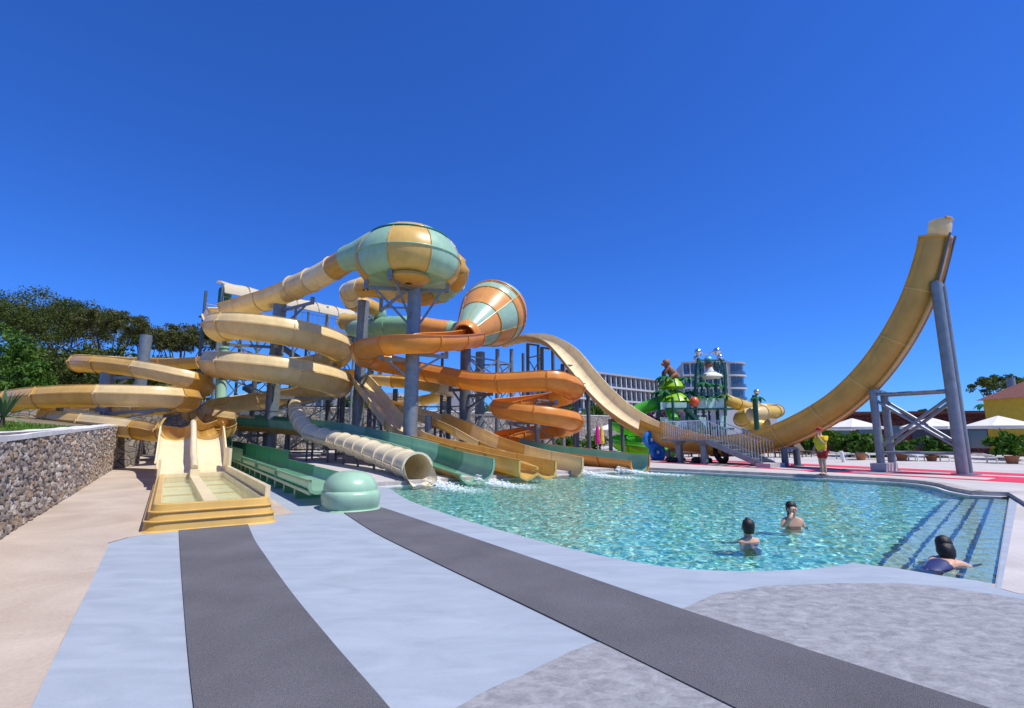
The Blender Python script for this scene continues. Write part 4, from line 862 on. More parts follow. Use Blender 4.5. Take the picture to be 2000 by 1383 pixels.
for t_ in (-.55, .55):
    for z0, z1, w_ in ((zA1, zA1, .09), (.9, .9, .07), (1.1, zA1 - .2, .09), (zA1 - .2, 1.1, .09)):
        k = MB(); k.tube([ts(TU + t_ * 1.0, 9.15, z0), ts(TU + t_ * .7, sB, z1)], w_ * .72, 10); k.build('brace_tube', M_STEEL, fr, smooth=40)
for i, s_ in enumerate([13.2, 20.2, 25.0]):
    trestle(s_, ['short pair of posts right of the boarding stairs', 'pair of posts left of the boarding platform', 'pair of posts left of the blue raft'][i], .13 if i else .16, m=M_DSTEEL)
hp = []
for i, s_ in enumerate([28.4, 30.0, 32.6, 34.6]):
    hp.append(trestle(s_, ['pair of posts under the steep fall of the half pipe', 'second pair of posts under the fall of the half pipe', 'third pair of posts, below the crest of the half pipe', 'last pair of posts, below the crest by the funnel'][i], .15, m=M_DSTEEL))
for i in range(3):
    sa_, sb_ = [28.4, 30.0, 32.6, 34.6][i:i + 2]; zt = hp[i][1]
    brace_frame('crossed steel bars below the half pipe crest, bay %s' % ['nearest the pool', 'in the middle', 'nearest the funnel'][i], ts(TU - .62, sa_), ts(TU - .62, sb_), [zt * .36, zt * .68, zt * .93])

# ---------------------------------------------------------------- slide tower
TD = Vector((.62, .785, 0)).normalized(); TN = Vector((-TD.y, TD.x, 0)); TO = xat(404, 41.5, 0); TO.z = 0
PZ = at(430, 607, 41.5).z; CZ = at(408, 543, 41.5).z
tw_ = thing('slide_tower', 'steel slide tower with railed platform and long cream canopy', 'tower', TO)
TLn = 16.5; TWd = 3.6
tp_ = lambda u, v, z: TO + TD * u + TN * v + ZV * z
for u in np.linspace(0, TLn, 6):
    for v in (0, TWd):
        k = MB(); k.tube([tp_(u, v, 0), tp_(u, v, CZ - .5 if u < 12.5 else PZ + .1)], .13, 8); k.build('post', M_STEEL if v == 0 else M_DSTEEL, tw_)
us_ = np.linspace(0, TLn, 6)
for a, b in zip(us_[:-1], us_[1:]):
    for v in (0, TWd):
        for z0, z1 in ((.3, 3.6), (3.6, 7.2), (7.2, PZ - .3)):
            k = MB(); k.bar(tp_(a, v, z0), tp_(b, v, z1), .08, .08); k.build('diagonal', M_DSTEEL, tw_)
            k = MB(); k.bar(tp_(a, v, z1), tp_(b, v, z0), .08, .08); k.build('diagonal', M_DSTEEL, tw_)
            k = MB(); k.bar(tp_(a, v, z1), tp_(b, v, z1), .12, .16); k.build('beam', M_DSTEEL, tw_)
ang = math.atan2(TD.y, TD.x)
k = MB(); k.box(tp_(TLn / 2, TWd / 2, PZ), (TLn + .6, TWd + .6, .12), rz=ang); k.build('platform', M_DSTEEL, tw_)
k = MB(); k.box(tp_(TLn / 2, -.36, PZ - .12), (TLn + .6, .08, .32), rz=ang); k.build('platform_edge', M_STEEL, tw_)
def railing(root, pts, h=1.1, gap=.16, r=.02, m=M_CHROME, bal=.012):
    for a, b in zip(pts[:-1], pts[1:]):
        a, b = Vector(a), Vector(b); n = max(1, int((b - a).length / gap)); k = MB()
        k.tube([a + ZV * h, b + ZV * h], r, 6); k.tube([a + ZV * .12, b + ZV * .12], r * .7, 5); o = k.build('handrail', m, root)
        for i in range(n + 1):
            q = a.lerp(b, i / n); k = MB(); k.tube([q + ZV * (.0 if i % 8 == 0 else .12), q + ZV * h], bal * (1.6 if i % 8 == 0 else 1), 4); k.build('baluster', m, o)
railing(tw_, [tp_(0, -.3, PZ + .06), tp_(TLn, -.3, PZ + .06)], 1.15, .55, .03, M_STEEL, .022)
railing(tw_, [tp_(0, TWd, PZ + .06), tp_(TLn, TWd, PZ + .06)], 1.15, .7, .03, M_STEEL, .022)
npan = 6; CLn = 13.2
for i in range(npan):
    k = MB(); u0, u1 = CLn * i / npan, CLn * (i + 1) / npan - .05; m_ = 7
    for u in (u0, (u0 + u1) / 2, u1):
        sag = -.10 if u not in (u0, u1) else 0
        for q in range(m_):
            a = math.pi * (.02 + .55 * q / (m_ - 1)); k.v.append(tuple(tp_(u, 1.3 - 1.75 * math.cos(a), CZ - 1.45 + 1.45 * math.sin(a) + sag)))
    k.f = [(r_ * m_ + q, r_ * m_ + q + 1, (r_ + 1) * m_ + q + 1, (r_ + 1) * m_ + q) for r_ in range(2) for q in range(m_ - 1)]; k.m = [0] * len(k.f)
    k.build('canopy_panel', M_SAIL, tw_, smooth=60, fix=False)
    k = MB(); k.tube([tp_(u1 + .02, 1.3 - 1.77 * math.cos(math.pi * (.02 + .55 * q / 8)), CZ - 1.45 + 1.47 * math.sin(math.pi * (.02 + .55 * q / 8))) for q in range(9)], .05, 5); k.build('canopy_rib', M_DSTEEL, tw_)
k = MB(); k.bar(tp_(0, -.42, CZ - 1.4), tp_(CLn, -.42, CZ - 1.4), .07, .07); k.bar(tp_(0, 1.5, CZ + .05), tp_(CLn, 1.5, CZ + .05), .07, .07); k.build('canopy_beam', M_STEEL, tw_)
for i in range(4):
    z0, z1 = PZ * i / 4 + .1, PZ * (i + 1) / 4; a, b = (4.5, 10.5) if i % 2 == 0 else (10.5, 4.5)
    k = MB(); k.bar(tp_(a, TWd + .9, z0), tp_(b, TWd + .9, z1), 1.2, .18); k.build('stair_flight', M_DSTEEL, tw_)
k = MB(); k.box(tp_(10.2, .4, PZ + 1.0), (.5, .12, 1.7), rz=ang); k.build('notice_board', M_WHITE, tw_)
k = MB(); k.box(tp_(11.4, .4, PZ + 1.2), (.5, .1, .6), rz=ang); k.build('control_box', M_WHITE, tw_)
# low frames of the pump area below the tower
brace_frame('dark crossed bars in the shade left of the big column', xat(455, 38, 1), xat(500, 37.5, 1), [-.6, 1.6])
brace_frame('dark crossed bars in the shade right of the big column', xat(560, 36.5, 1), xat(640, 36, 1), [-.6, 1.6])

# ---------------------------------------------------------------- boarding platform and stairs of the half pipe
bs = thing('boarding_stairs', 'small grey boarding platform with railed stairs at the half pipe', 'stairs', ts(TU - 2.0, 17))
s_hi, s_lo, s_end = 19.2, 16.3, 13.4; tb0, tb1 = TU - 2.3, TU - 1.2; PH = 1.25 + DECK_Z
k = MB(); k.box(ts((tb0 + tb1) / 2, (s_hi + s_lo) / 2, PH), (tb1 - tb0, s_hi - s_lo, .10), rz=AL); k.build('landing', M_STEEL, bs)
for t_ in (tb0, tb1):
    k = MB(); k.bar(ts(t_, s_lo, PH - .06), ts(t_, s_end, DECK_Z + .1), .08, .26); k.build('stringer', M_STEEL, bs)
for i in range(6):
    u = (i + .5) / 6; k = MB(); k.box(ts((tb0 + tb1) / 2, s_lo + (s_end - s_lo) * u, PH + (DECK_Z - PH) * u + .06), (tb1 - tb0 - .1, .34, .05), rz=AL); k.build('step', M_STEEL, bs)
k = MB(); k.box(ts((tb0 + tb1) / 2, s_end - .1, DECK_Z + .1), (tb1 - tb0 + .2, .7, .2), rz=AL); k.build('bottom_step', M_DECK, bs)
for s_ in (s_hi - .7, s_lo + .6):
    k = MB(); k.tube([ts((tb0 + tb1) / 2, s_, DECK_Z), ts((tb0 + tb1) / 2, s_, PH - .3), ts((tb0 + tb1) / 2, s_, PH - .05)], [.2, .2, .45], 12); k.build('pedestal', M_STEEL, bs, smooth=30)
for t_ in (tb0, tb1):
    railing(bs, [ts(t_, s_hi, PH), ts(t_, s_lo, PH)], 1.05, .14)
    railing(bs, [ts(t_, s_lo, PH), ts(t_, s_end, DECK_Z + .15)], 1.05, .16)
railing(bs, [ts(tb0, s_hi, PH), ts(tb1, s_hi, PH)], 1.05, .14)
# red matting under the half pipe
for i, (t0, t1, s0, s1, lb) in enumerate([(TU - 3.0, TU - 2.5, -1, 20, 'long narrow red mat on the pool side of the half pipe'), (TU - 1.1, TU - .1, 4, 36, 'long red mat below the half pipe'), (TU + .8, TU + 2.4, 2, 34, 'wide red mat on the far side of the half pipe'), (TU - 2.5, TU - 1.1, -2, 5.4, 'red mat in front of the tall posts at the right edge')]):
    o = sheet('red_mat', [ts(t0, s0), ts(t1, s0), ts(t1, s1), ts(t0, s1)], DECK_Z + .012, M_RED, thick=.012); tag(o, lb, 'mat', 'red mats by the half pipe')
# rubber rings and blue raft
def torus(c, R0, r0, axis, n=28, m=10):
    axis = Vector(axis).normalized(); X = axis.orthogonal().normalized(); Y = axis.cross(X); b = MB(); b.tube([Vector(c) + (X * math.cos(a) + Y * math.sin(a)) * R0 for a in [2 * math.pi * i / n for i in range(n)]] + [Vector(c) + X * R0, Vector(c) + (X * math.cos(.22) + Y * math.sin(.22)) * R0], r0, m, caps=False); return b
for i, (t_, s_, z_, ax_, lb) in enumerate([(TU - 1.6, 18.9, .24, (0, 0, 1), 'black rubber ring flat on the red mat, left of the pedestal'), (TU - 1.0, 17.6, .24, (0, 0, 1), 'black rubber ring flat under the boarding stairs'), (TU - .7, 16.6, .62, (.9, .2, .25), 'black rubber ring leaning up under the boarding stairs')]):
    c = ts(t_, s_, z_); tag(torus(c, .42, .15, ax_).build('rubber_ring', M_BLACK, smooth=60, loc=c), lb, 'swim ring', 'black rubber rings')
rc = xat(1278, 31.5, .95); rx = thing('blue_raft', 'blue two seat inflatable raft standing on its side', 'raft', rc)
ra_ = Vector((.25, -1, .12)).normalized(); rd = (Vector((.42, 0, -.9)) - ra_ * Vector((.42, 0, -.9)).dot(ra_)).normalized()
for sgn in (-1, 1):
    k = torus(rc + rd * .42 * sgn, .40, .17, ra_); k.build('ring', M_BLUE, rx, smooth=60)
    k = MB(); k.lathe([(0, 0), (.36, .02)], rc + rd * .42 * sgn, 20, ra_); k.build('seat', M_BLUE, rx)
    k = MB(); k.box(rc + rd * .42 * sgn + ra_ * .06, (.12, .05, .18)); k.build('handle', M_WHITE, rx)
# ---------------------------------------------------------------- trees and plants
def leaf_cloud(cl, m_each, size, seed, flat=.6, tri=True, sz_var=.5):
    """cl: (n,4) clump centres + radius -> verts, faces of many small leaf faces"""
    g = np.random.default_rng(seed); n = len(cl); c = np.repeat(cl[:, :3], m_each, 0); r = np.repeat(cl[:, 3], m_each)
    d = g.normal(size=(n * m_each, 3)); d /= np.linalg.norm(d, axis=1)[:, None]
    p = c + d * (r * g.random(n * m_each) ** .45)[:, None] * np.array([1, 1, flat])
    a = g.normal(size=p.shape); a /= np.linalg.norm(a, axis=1)[:, None]; b = np.cross(a, d + g.normal(size=p.shape) * .5); b /= np.linalg.norm(b, axis=1)[:, None] + 1e-9
    s = size * (1 - sz_var + 2 * sz_var * g.random(len(p)))[:, None]
    v = np.stack([p - a * s * .5, p + b * s * .32, p + a * s * .5, p - b * s * .32], 1).reshape(-1, 3)
    f = np.arange(len(v)).reshape(-1, 4)
    return v, f
def cloud_obj(name, v, f, m, parent, off):
    me = bpy.data.meshes.new(name); me.from_pydata((v - np.array(off)).tolist(), [], f.tolist()); me.materials.append(m); me.update()
    o = bpy.data.objects.new(name, me); COL.objects.link(o); o.parent = parent; OFF[o.name] = Vector(off); return o
def stone_pine(base, H_, CR, label, seed, m=M_PINE, thick=.34, nlimb=9, m_each=55, dens=120):
    g = np.random.default_rng(seed); rnd = random.Random(seed); base = Vector(base)
    o = thing('pine_tree', label, 'tree', base, 'stone pines')
    lean = Vector((rnd.uniform(-.06, .06), rnd.uniform(-.06, .06), 1)); fork = H_ * .52
    k = MB(); tpx = [base + lean * z + Vector((math.sin(z * .6 + seed) * .12, math.cos(z * .5) * .1, 0)) for z in np.linspace(-.3, fork, 7)]
    k.tube(tpx, [.34 - .02 * i for i in range(7)], 9); top = tpx[-1]
    cz = H_ - CR * thick
    for i in range(nlimb):
        a = 2 * math.pi * i / nlimb + rnd.uniform(-.3, .3); rr = CR * rnd.uniform(.35, .8); e = base + lean * (cz - CR * .1) + Vector((math.cos(a) * rr, math.sin(a) * rr, rnd.uniform(-.2, .5)))
        st = base + lean * (fork * rnd.uniform(.72, 1.0)); md = st.lerp(e, .5) + Vector((math.cos(a), math.sin(a), -.5)) * .25
        k.tube([st, md, e], [.14, .09, .035], 6)
    k.build('trunk', M_TRUNK, o, smooth=60)
    u = g.random(dens); a = g.random(dens) * 2 * math.pi; rr = CR * np.sqrt(u) * (1 + .14 * np.sin(3 * a + seed)); 
    dome = np.sqrt(np.maximum(0, 1 - (rr / (CR * 1.1)) ** 2)); up_ = g.random(dens) ** .6
    zz = base.z + cz + CR * thick * (dome * (up_ * 1.45 - .45)) + g.normal(size=dens) * .15
    cl = np.stack([base.x + lean.x * cz + rr * np.cos(a), base.y + lean.y * cz + rr * np.sin(a), zz, CR * (.13 + .10 * g.random(dens))], 1)
    v, f = leaf_cloud(cl, int(m_each * 1.9), .21, seed + 5, .62); cloud_obj('crown', v, f, m, o, base); return o
hz = lambda d: 3.2
PN = [(30, 66, 575, 118, 'dark umbrella pine at the far left edge of the grove', 0), (118, 72, 600, 92, 'umbrella pine second from the left in the grove', 1), (195, 64, 610, 62, 'umbrella pine with rounded top in the middle of the grove', 1),
      (262, 78, 645, 52, 'low umbrella pine partly behind the steel column', 0), (338, 60, 640, 62, 'umbrella pine at the right end of the grove beside the tower', 1), (-70, 58, 590, 120, 'umbrella pine cut off by the left picture edge', 0), (75, 90, 612, 90, 'distant umbrella pine behind the first two', 0)]
for i, (px, d, yt, hw, lb, q) in enumerate(PN):
    zt = at(px, yt, d).z; b = xat(px, d, 3.0); b.z = 3.0
    stone_pine(b, zt - 3.0, hw / FPX * d, lb, 20 + i, [M_PINE, M_PINE2][q], thick=.52, dens=170 if hw > 80 else 120)
def bush(base, r, h, label, seed, m=M_LEAF, size=.22, name='shrub', cat='shrub', group='shrubs', dens=40, me_=40):
    g = np.random.default_rng(seed); base = Vector(base); o = thing(name, label, cat, base, group)
    k = MB()
    for i in range(5):
        a = i * 1.26; k.tube([base, base + Vector((math.cos(a) * r * .3, math.sin(a) * r * .3, h * .6))], [.04, .015], 5)
    k.build('stems', M_TRUNK, o)
    d = g.normal(size=(dens, 3)); d /= np.linalg.norm(d, axis=1)[:, None]; rr = g.random(dens) ** .4
    cl = np.stack([base.x + d[:, 0] * r * rr * .85, base.y + d[:, 1] * r * rr * .85, base.z + h * .5 + d[:, 2] * h * .42 * rr, np.full(dens, r * .28)], 1)
    v, f = leaf_cloud(cl, me_, size, seed + 1, .8); cloud_obj('foliage', v, f, m, o, base); return o
for i, (px, d, yc, hw) in enumerate([(20, 50, 700, 75), (95, 54, 715, 70), (165, 52, 725, 60), (235, 56, 725, 55), (300, 55, 735, 50), (365, 52, 740, 40), (60, 46, 745, 50)]):
    p = at(px, yc, d); r = hw / FPX * d; bush((p.x, p.y, 2.6), r, max(2.2, (p.z - 2.6) * 1.6), ['dense undergrowth at the far left under the pines', 'dense undergrowth under the second pine', 'undergrowth above the left coil slide', 'undergrowth below the middle pine', 'undergrowth left of the tall grey column', 'undergrowth beside the slide tower', 'bright leafy bush at the foot of the leftmost pine'][i], 60 + i, M_LEAF if i in (0, 6) else M_PINE, .32, dens=60, me_=60)
for i, (px, yt, hw) in enumerate([(-60, 650, 70), (20, 645, 70), (95, 655, 70), (165, 660, 62), (235, 668, 60), (300, 680, 55), (360, 690, 45)]):
    d = 82; r = hw / FPX * d; zt = at(px, yt, d).z; b = xat(px, d, 3); bush((b.x, b.y, 3.0), r, zt - 3.0, 'tall dark thicket behind the grove, ' + ['cut by the left picture edge', 'behind the leftmost pine', 'behind the second pine', 'behind the rounded pine', 'left of the tall grey column', 'right of the tall grey column', 'beside the slide tower'][i], 700 + i, [M_PINE, M_LEAF, M_PINE2][i % 3], .5, 'thicket', 'thicket', 'thickets', dens=90, me_=60)
# grass and yucca on the left bank
g = np.random.default_rng(3); n = 9000; t_ = WT - .6 - g.random(n) * 5.0; s_ = 13.5 + g.random(n) * 13; h = .05 + g.random(n) * .10
kx = np.minimum(1, (WT - t_) / 9); zz = 1.47 + np.maximum(0, s_ - 9) * .0255 - .1 + kx * np.minimum(1, np.maximum(0, (s_ - 8) / 25)) + .12 * np.sin(t_ * .9 + s_ * .5) * kx
x = CA * t_ - SA * s_; y = SA * t_ + CA * s_; a = g.random(n) * 6.28; dx, dy = np.cos(a) * .02, np.sin(a) * .02
v = np.stack([np.stack([x - dx, y - dy, zz], 1), np.stack([x + dx, y + dy, zz], 1), np.stack([x + g.normal(size=n) * .04, y + g.normal(size=n) * .04, zz + h], 1)], 1).reshape(-1, 3)
gm = bpy.data.meshes.new('bank_grass'); gm.from_pydata(v.tolist(), [], np.arange(3 * n).reshape(-1, 3).tolist()); gm.materials.append(M_GRASS)
go = bpy.data.objects.new('bank_grass', gm); COL.objects.link(go); tag(go, 'short bright green grass on the bank behind the left wall', 'grass', kind='stuff')
def spiky(base, n, L_, label, seed, m=M_AGAVE, group='spiky plants', wd=.07, name='yucca_plant', droop=.5, stem=0.):
    rnd = random.Random(seed); base = Vector(base); o = thing(name, label, 'plant', base, group)
    if stem:
        k = MB(); k.tube([base, base + ZV * stem], [.07, .05], 7); k.build('stem', M_TRUNK, o); 
    c = base + ZV * stem
    for i in range(n):
        a = 2 * math.pi * i / n * 2.4 + rnd.uniform(-.3, .3); el = R(rnd.uniform(15, 85)); l = L_ * rnd.uniform(.7, 1.1); D_ = Vector((math.cos(a), math.sin(a), 0)); S_ = Vector((-math.sin(a), math.cos(a), 0)); k = MB()
        for u in (0, .25, .5, .75, 1):
            p = c + D_ * (math.cos(el) * l * u + .04) + ZV * (math.sin(el) * l * u - droop * l * u * u * math.cos(el)); w_ = wd * (1 - u ** 2) * (.6 + .8 * min(u * 3, 1)) + .004
            k.v += [tuple(p - S_ * w_ / 2), tuple(p - ZV * w_ * .15), tuple(p + S_ * w_ / 2)]
        k.f = [(q * 3 + e, q * 3 + e + 1, (q + 1) * 3 + e + 1, (q + 1) * 3 + e) for q in range(4) for e in range(2)]; k.m = [0] * 8; k.build('leaf', m, o, smooth=60, fix=False)
    return o
spiky(at(2, 838, 15.5), 20, 1.25, 'tall green yucca at the left picture edge above the wall', 5, droop=.8, wd=.09, stem=.35)
rk = at(18, 836, 17.5); k = MB(); rr = random.Random(2)
for i in range(3): k.lathe([(0, .5), (.5, .42), (.85, .12), (.9, -.3)], rk + Vector((i * .8 - .6, i * .5, rr.uniform(-.2, .1))), 9, sx=rr.uniform(.8, 1.3))
# slim plants and agaves along the terrace wall
ag = random.Random(9)
places = ['above the wall left of the tall column', 'above the wall just right of the tall column', 'above the wall under the orange arm', 'above the wall left of the dark funnel post', 'above the wall between the funnel posts', 'above the wall behind the orange loops', 'above the wall right of the orange loops', 'above the wall below the hotel corner', 'above the wall near the half pipe fall', 'low on the wall foot beside the half pipe posts']
for i, px in enumerate([640, 830, 862, 885, 950, 1010, 1140, 1160, 1182, 1196]):
    # stand on the terrace just behind the wall
    u = (px - 1000) / FPX / 1.0; s0 = 55.2; t0 = (SA * s0 + u * CA * s0) / (CA - u * SA)
    p = ts(t0, s0, 4.35); spiky(p, 12, 1.5, 'spiky plant ' + places[i], 100 + i, wd=.16, droop=.25)
for i, (px, d, hw) in enumerate([(560, 62, 40), (700, 66, 34), (790, 66, 40), (985, 78, 45), (1100, 80, 34), (1165, 84, 30)]):
    p = xat(px, d, 4.4); bush((p.x, p.y, 4.35), hw / FPX * d, 2.4, 'terrace hedge ' + ['behind the cream loops', 'behind the steep slide crest', 'behind the small tan coil', 'behind the orange loops', 'left of the hotel wing', 'at the foot of the hotel wing'][i], 130 + i, M_LEAF, .4, dens=40, me_=45)

# ---------------------------------------------------------------- hotel
M_PLASTER = mat('white plaster', (.47, .47, .47), rough=.85, var=.05, scale=.5); M_GLASS = mat('dark window glass', (.045, .07, .11), rough=.08, var=.3, scale=.15, spec=.8, coat=.5)
M_ROOFE = mat('grey roof edge', (.34, .34, .36), rough=.7)
def facade(root, a, b, z0, floors, fh, cols, depth=12, recess=.9, skip=()):
    a, b = Vector(a), Vector(b); a.z = b.z = 0; d = (b - a).normalized(); L_ = (b - a).length; nrm = Vector((d.y, -d.x, 0)); ang = math.atan2(d.y, d.x)
    H_ = floors * fh; k = MB(); k.box((a + b) / 2 - nrm * (depth / 2 + recess) + ZV * (z0 + H_ / 2), (L_, depth, H_), rz=ang); k.build('wall', M_PLASTER, root)
    for f in range(floors + 1):
        k = MB(); k.box((a + b) / 2 - nrm * recess * .5 + ZV * (z0 + f * fh), (L_ + .3, recess + .5, .42), rz=ang); k.build('floor_slab', M_PLASTER if f < floors else M_ROOFE, root)
    for c in range(cols + 1):
        k = MB(); k.box(a + d * L_ * c / cols - nrm * recess * .5 + ZV * (z0 + H_ / 2), (.32, recess, H_ - .02), rz=ang); k.build('fin', M_PLASTER, root)
    for f in range(floors):
        for c in range(cols):
            q = a + d * L_ * (c + .5) / cols + ZV * (z0 + f * fh + fh * .5); k = MB(); k.box(q - nrm * (recess - .06), (L_ / cols - .5, .1, fh - .75), rz=ang); w_ = k.build('window', M_GLASS, root)
            k = MB(); k.box(q - nrm * (recess - .14), (.1, .08, fh - .78), rz=ang); k.build('mullion', M_PLASTER, w_)
            k = MB(); k.box(q - nrm * .1 - ZV * (fh * .5 - .6), (L_ / cols - .45, .05, .7), rz=ang); k.build('balustrade', M_GLASS, w_)
ho = thing('hotel_wing', 'white hotel wing with rows of dark windows left of the half pipe', 'building', xat(1165, 118, 4))
facade(ho, xat(1105, 108, 4), xat(1290, 132, 4), 3.6, 4, 3.1, 18)
ho2 = thing('hotel_wing', 'long white hotel wing behind the play tower roofs', 'building', xat(1290, 145, 4))
facade(ho2, xat(1225, 140, 4), xat(1352, 140, 4), 3.6, 4, 3.35, 11)
hb = thing('hotel_block', 'white hotel block with rounded right end and curved balconies', 'building', xat(1400, 128, 4))
facade(hb, xat(1340, 124, 4), xat(1428, 122, 4), 3.6, 5, 3.2, 6)
cc = xat(1428, 128, 0); cc.z = 0; z0 = 3.6
for f in range(6):
    k = MB(); k.lathe([(0, .21), (4.6, .21), (4.6, -.21), (0, -.21)], (cc.x, cc.y, z0 + f * 3.2), 32); k.build('curved_slab', M_PLASTER if f < 5 else M_ROOFE, hb, smooth=40)
    if f < 5:
        for j in range(9):
            a0 = R(-100 + j * 22); k = MB(); k.lathe([(4.0, .3), (4.0, 2.9)], (cc.x, cc.y, z0 + f * 3.2), 3, a0=a0 + .02, a1=a0 + R(22) - .02); k.build('window', M_GLASS, hb, smooth=40)
            k = MB(); k.lathe([(4.5, .21), (4.5, 1.1)], (cc.x, cc.y, z0 + f * 3.2), 3, a0=a0, a1=a0 + R(22)); k.build('balustrade', M_GLASS, hb, smooth=40)
k = MB(); k.lathe([(3.9, 0), (3.9, 16)], (cc.x, cc.y, z0), 32); k.build('wall', M_PLASTER, hb, smooth=40)
lob = thing('white_pavilion', 'low white pavilion with dark opening below the rounded hotel end', 'building', xat(1450, 90, 0))
k = MB(); k.box(xat(1452, 90, 3.4), (9, 6, 6.8)); k.build('wall', M_PLASTER, lob); k = MB(); k.box(xat(1452, 90, 2.6) + Vector((.8, -3.0, 0)), (4.6, .2, 4.2)); k.build('doorway', M_GLASS, lob)
lob2 = thing('white_house', 'small white house behind the dark funnel post', 'building', xat(890, 75, 4))
k = MB(); k.box(xat(893, 75, 6.6), (5.2, 5, 4.8)); k.build('wall', M_PLASTER, lob2)
for q in (-1.3, 1.3):
    k = MB(); k.box(xat(893, 75, 6.4) + Vector((q, -2.52, 0)), (1.2, .1, 2.2)); k.build('window', M_GLASS, lob2)
lob3 = thing('white_house', 'long low white house behind the steep slide', 'building', xat(640, 78, 4))
k = MB(); k.box(xat(660, 78, 6.2), (20, 5, 3.6)); k.build('wall', M_PLASTER, lob3)
for q in range(6):
    k = MB(); k.box(xat(660, 78, 6.0) + Vector((-8 + q * 3.2, -2.52, 0)), (1.6, .1, 2.0)); k.build('window', M_GLASS, lob3)

# ---------------------------------------------------------------- play structure
PD = 42.0; base_z = DECK_Z
M_PGREEN = mat('dark green steel', (.008, .085, .05), rough=.4, var=.2); M_PANEL = mat('mint panel', (.42, .66, .55), rough=.5, var=.1, scale=2); M_BLUEB = mat('light blue resin', (.10, .36, .50), rough=.35)
def fronds(b, c, n, L_, seed, droop=.9):
    rnd = random.Random(seed); c = Vector(c)
    for i in range(n):
        a = 2 * math.pi * i / n + rnd.uniform(-.2, .2); D_ = Vector((math.cos(a), math.sin(a), 0)); S_ = Vector((-math.sin(a), math.cos(a), 0)); l = L_ * rnd.uniform(.8, 1.1); base = len(b.v)
        for u in (0, .2, .4, .6, .8, 1):
            p = c + D_ * l * u * (1 - .2 * u) + ZV * (l * (.45 * u - droop * u * u)); w_ = l * .17 * math.sin(math.pi * min(1, u * .9 + .1)) + .01
            b.v += [tuple(p - S_ * w_ - ZV * w_ * .5), tuple(p), tuple(p + S_ * w_ - ZV * w_ * .5)]
        b.f += [(base + q * 3 + e, base + q * 3 + e + 1, base + (q + 1) * 3 + e + 1, base + (q + 1) * 3 + e) for q in range(5) for e in range(2)]; b.m += [0] * 10
pt = thing('play_tower', 'green water play tower with two lime leaf roofs stacked on posts', 'play structure', xat(1312, PD, base_z))
def post(root, px, d, y0, y1, r=.11, m=M_PGREEN, nm='post'):
    zt = at(px, y1, d).z; zb = base_z if y0 is None else at(px, y0, d).z; q = xat(px, d, (zb + zt) / 2); k = MB(); k.tube([(q.x, q.y, zb), (q.x, q.y, zt)], r, 8); return k.build(nm, m, root, smooth=40)
for px, d in [(1288, 41), (1342, 41), (1290, 44), (1344, 44), (1316, 40.2), (1318, 45)]: post(pt, px, d, None, 776)
for yy in (838, 800):
    z = at(1315, yy, 42).z; k = MB(); k.box(xat(1316, 42.5, z), (2.6, 4.2, .14)); k.build('deck', M_PGREEN, pt)
for px, d, y0, y1, wd in [(1302, 40.6, 800, 786, 1.0), (1329, 40.6, 800, 786, 1.0), (1302, 40.6, 836, 815, 1.0), (1330, 40.6, 838, 822, 1.0), (1345, 42, 836, 812, 1.1)]:
    z0, z1 = at(px, y0, d).z, at(px, y1, d).z; k = MB(); k.box(xat(px, d, (z0 + z1) / 2), (wd, .08, z1 - z0)); k.build('panel', M_PANEL, pt)
for (px, y0, y1, hw, lb) in [(1316, 785, 763, 33, 0), (1312, 757, 735, 25, 1)]:
    d = 42.3; zb, zt = at(px, y0, d).z, at(px, y1, d).z; r = hw / FPX * d; c = xat(px, d, zb); h = zt - zb
    for i in range(8):
        k = MB(); k.lathe([(r * 1.02, -.05), (r * 1.05, .02), (r * .86, h * .42), (r * .6, h * .74), (r * .34, h * .9), (.04, h)], c, 4, a0=R(45 * i), a1=R(45 * i + 45)); k.build('roof_leaf', M_LIME2, pt, smooth=50)
        k = MB(); aa = R(45 * i); k.tube([c + Vector((math.cos(aa), math.sin(aa), 0)) * q + ZV * (z + .03) for q, z in ((r * 1.05, .02), (r * .86, h * .42), (r * .6, h * .74), (.1, h))], .05, 5); k.build('roof_rib', M_DGREEN, pt)
for i, (px, yy, d) in enumerate([(1296, 736, 41.5), (1338, 738, 42), (1292, 764, 41), (1350, 765, 42.5), (1300, 748, 44)]):
    b = MB(); fronds(b, at(px, yy, d), 7, 1.15, 200 + i); b.build('palm_fronds', M_FAKE, pt, smooth=60)
post(pt, 1305, 42, 757, 738, .25, M_BROWN, 'figure_stand')
# seated brown figure on top
fz0 = at(1306, 736, 42); fg = thing('brown_figure', 'brown moulded animal figure sitting on the topmost roof', 'figure', fz0)
k = MB(); k.tube([fz0 + Vector((.75, 0, -.1)), fz0 + Vector((.35, 0, .3)), fz0 + Vector((0, 0, .65)), fz0 + Vector((-.12, 0, 1.0))], [.30, .36, .34, .22], 12)
k.lathe([(0, .36), (.25, .28), (.34, 0), (.25, -.25), (0, -.33)], fz0 + Vector((-.15, 0, 1.15)), 14)
for sg in (-1, 1): k.tube([fz0 + Vector((0, .28 * sg, .75)), fz0 + Vector((-.35, .35 * sg, .4)), fz0 + Vector((-.42, .3 * sg, .0))], [.14, .12, .1], 8); k.tube([fz0 + Vector((.5, .22 * sg, .15)), fz0 + Vector((.2, .4 * sg, .0)), fz0 + Vector((.0, .4 * sg, -.3))], [.2, .15, .1], 8)
k.build('body', M_BROWN, fg, smooth=60)
k = MB(); k.lathe([(0, .14), (.14, .08), (.18, 0), (.1, -.12)], fz0 + Vector((-.45, 0, 1.08)), 10, axis=(-1, 0, 0)); k.build('muzzle', M_TERRA, fg, smooth=60)
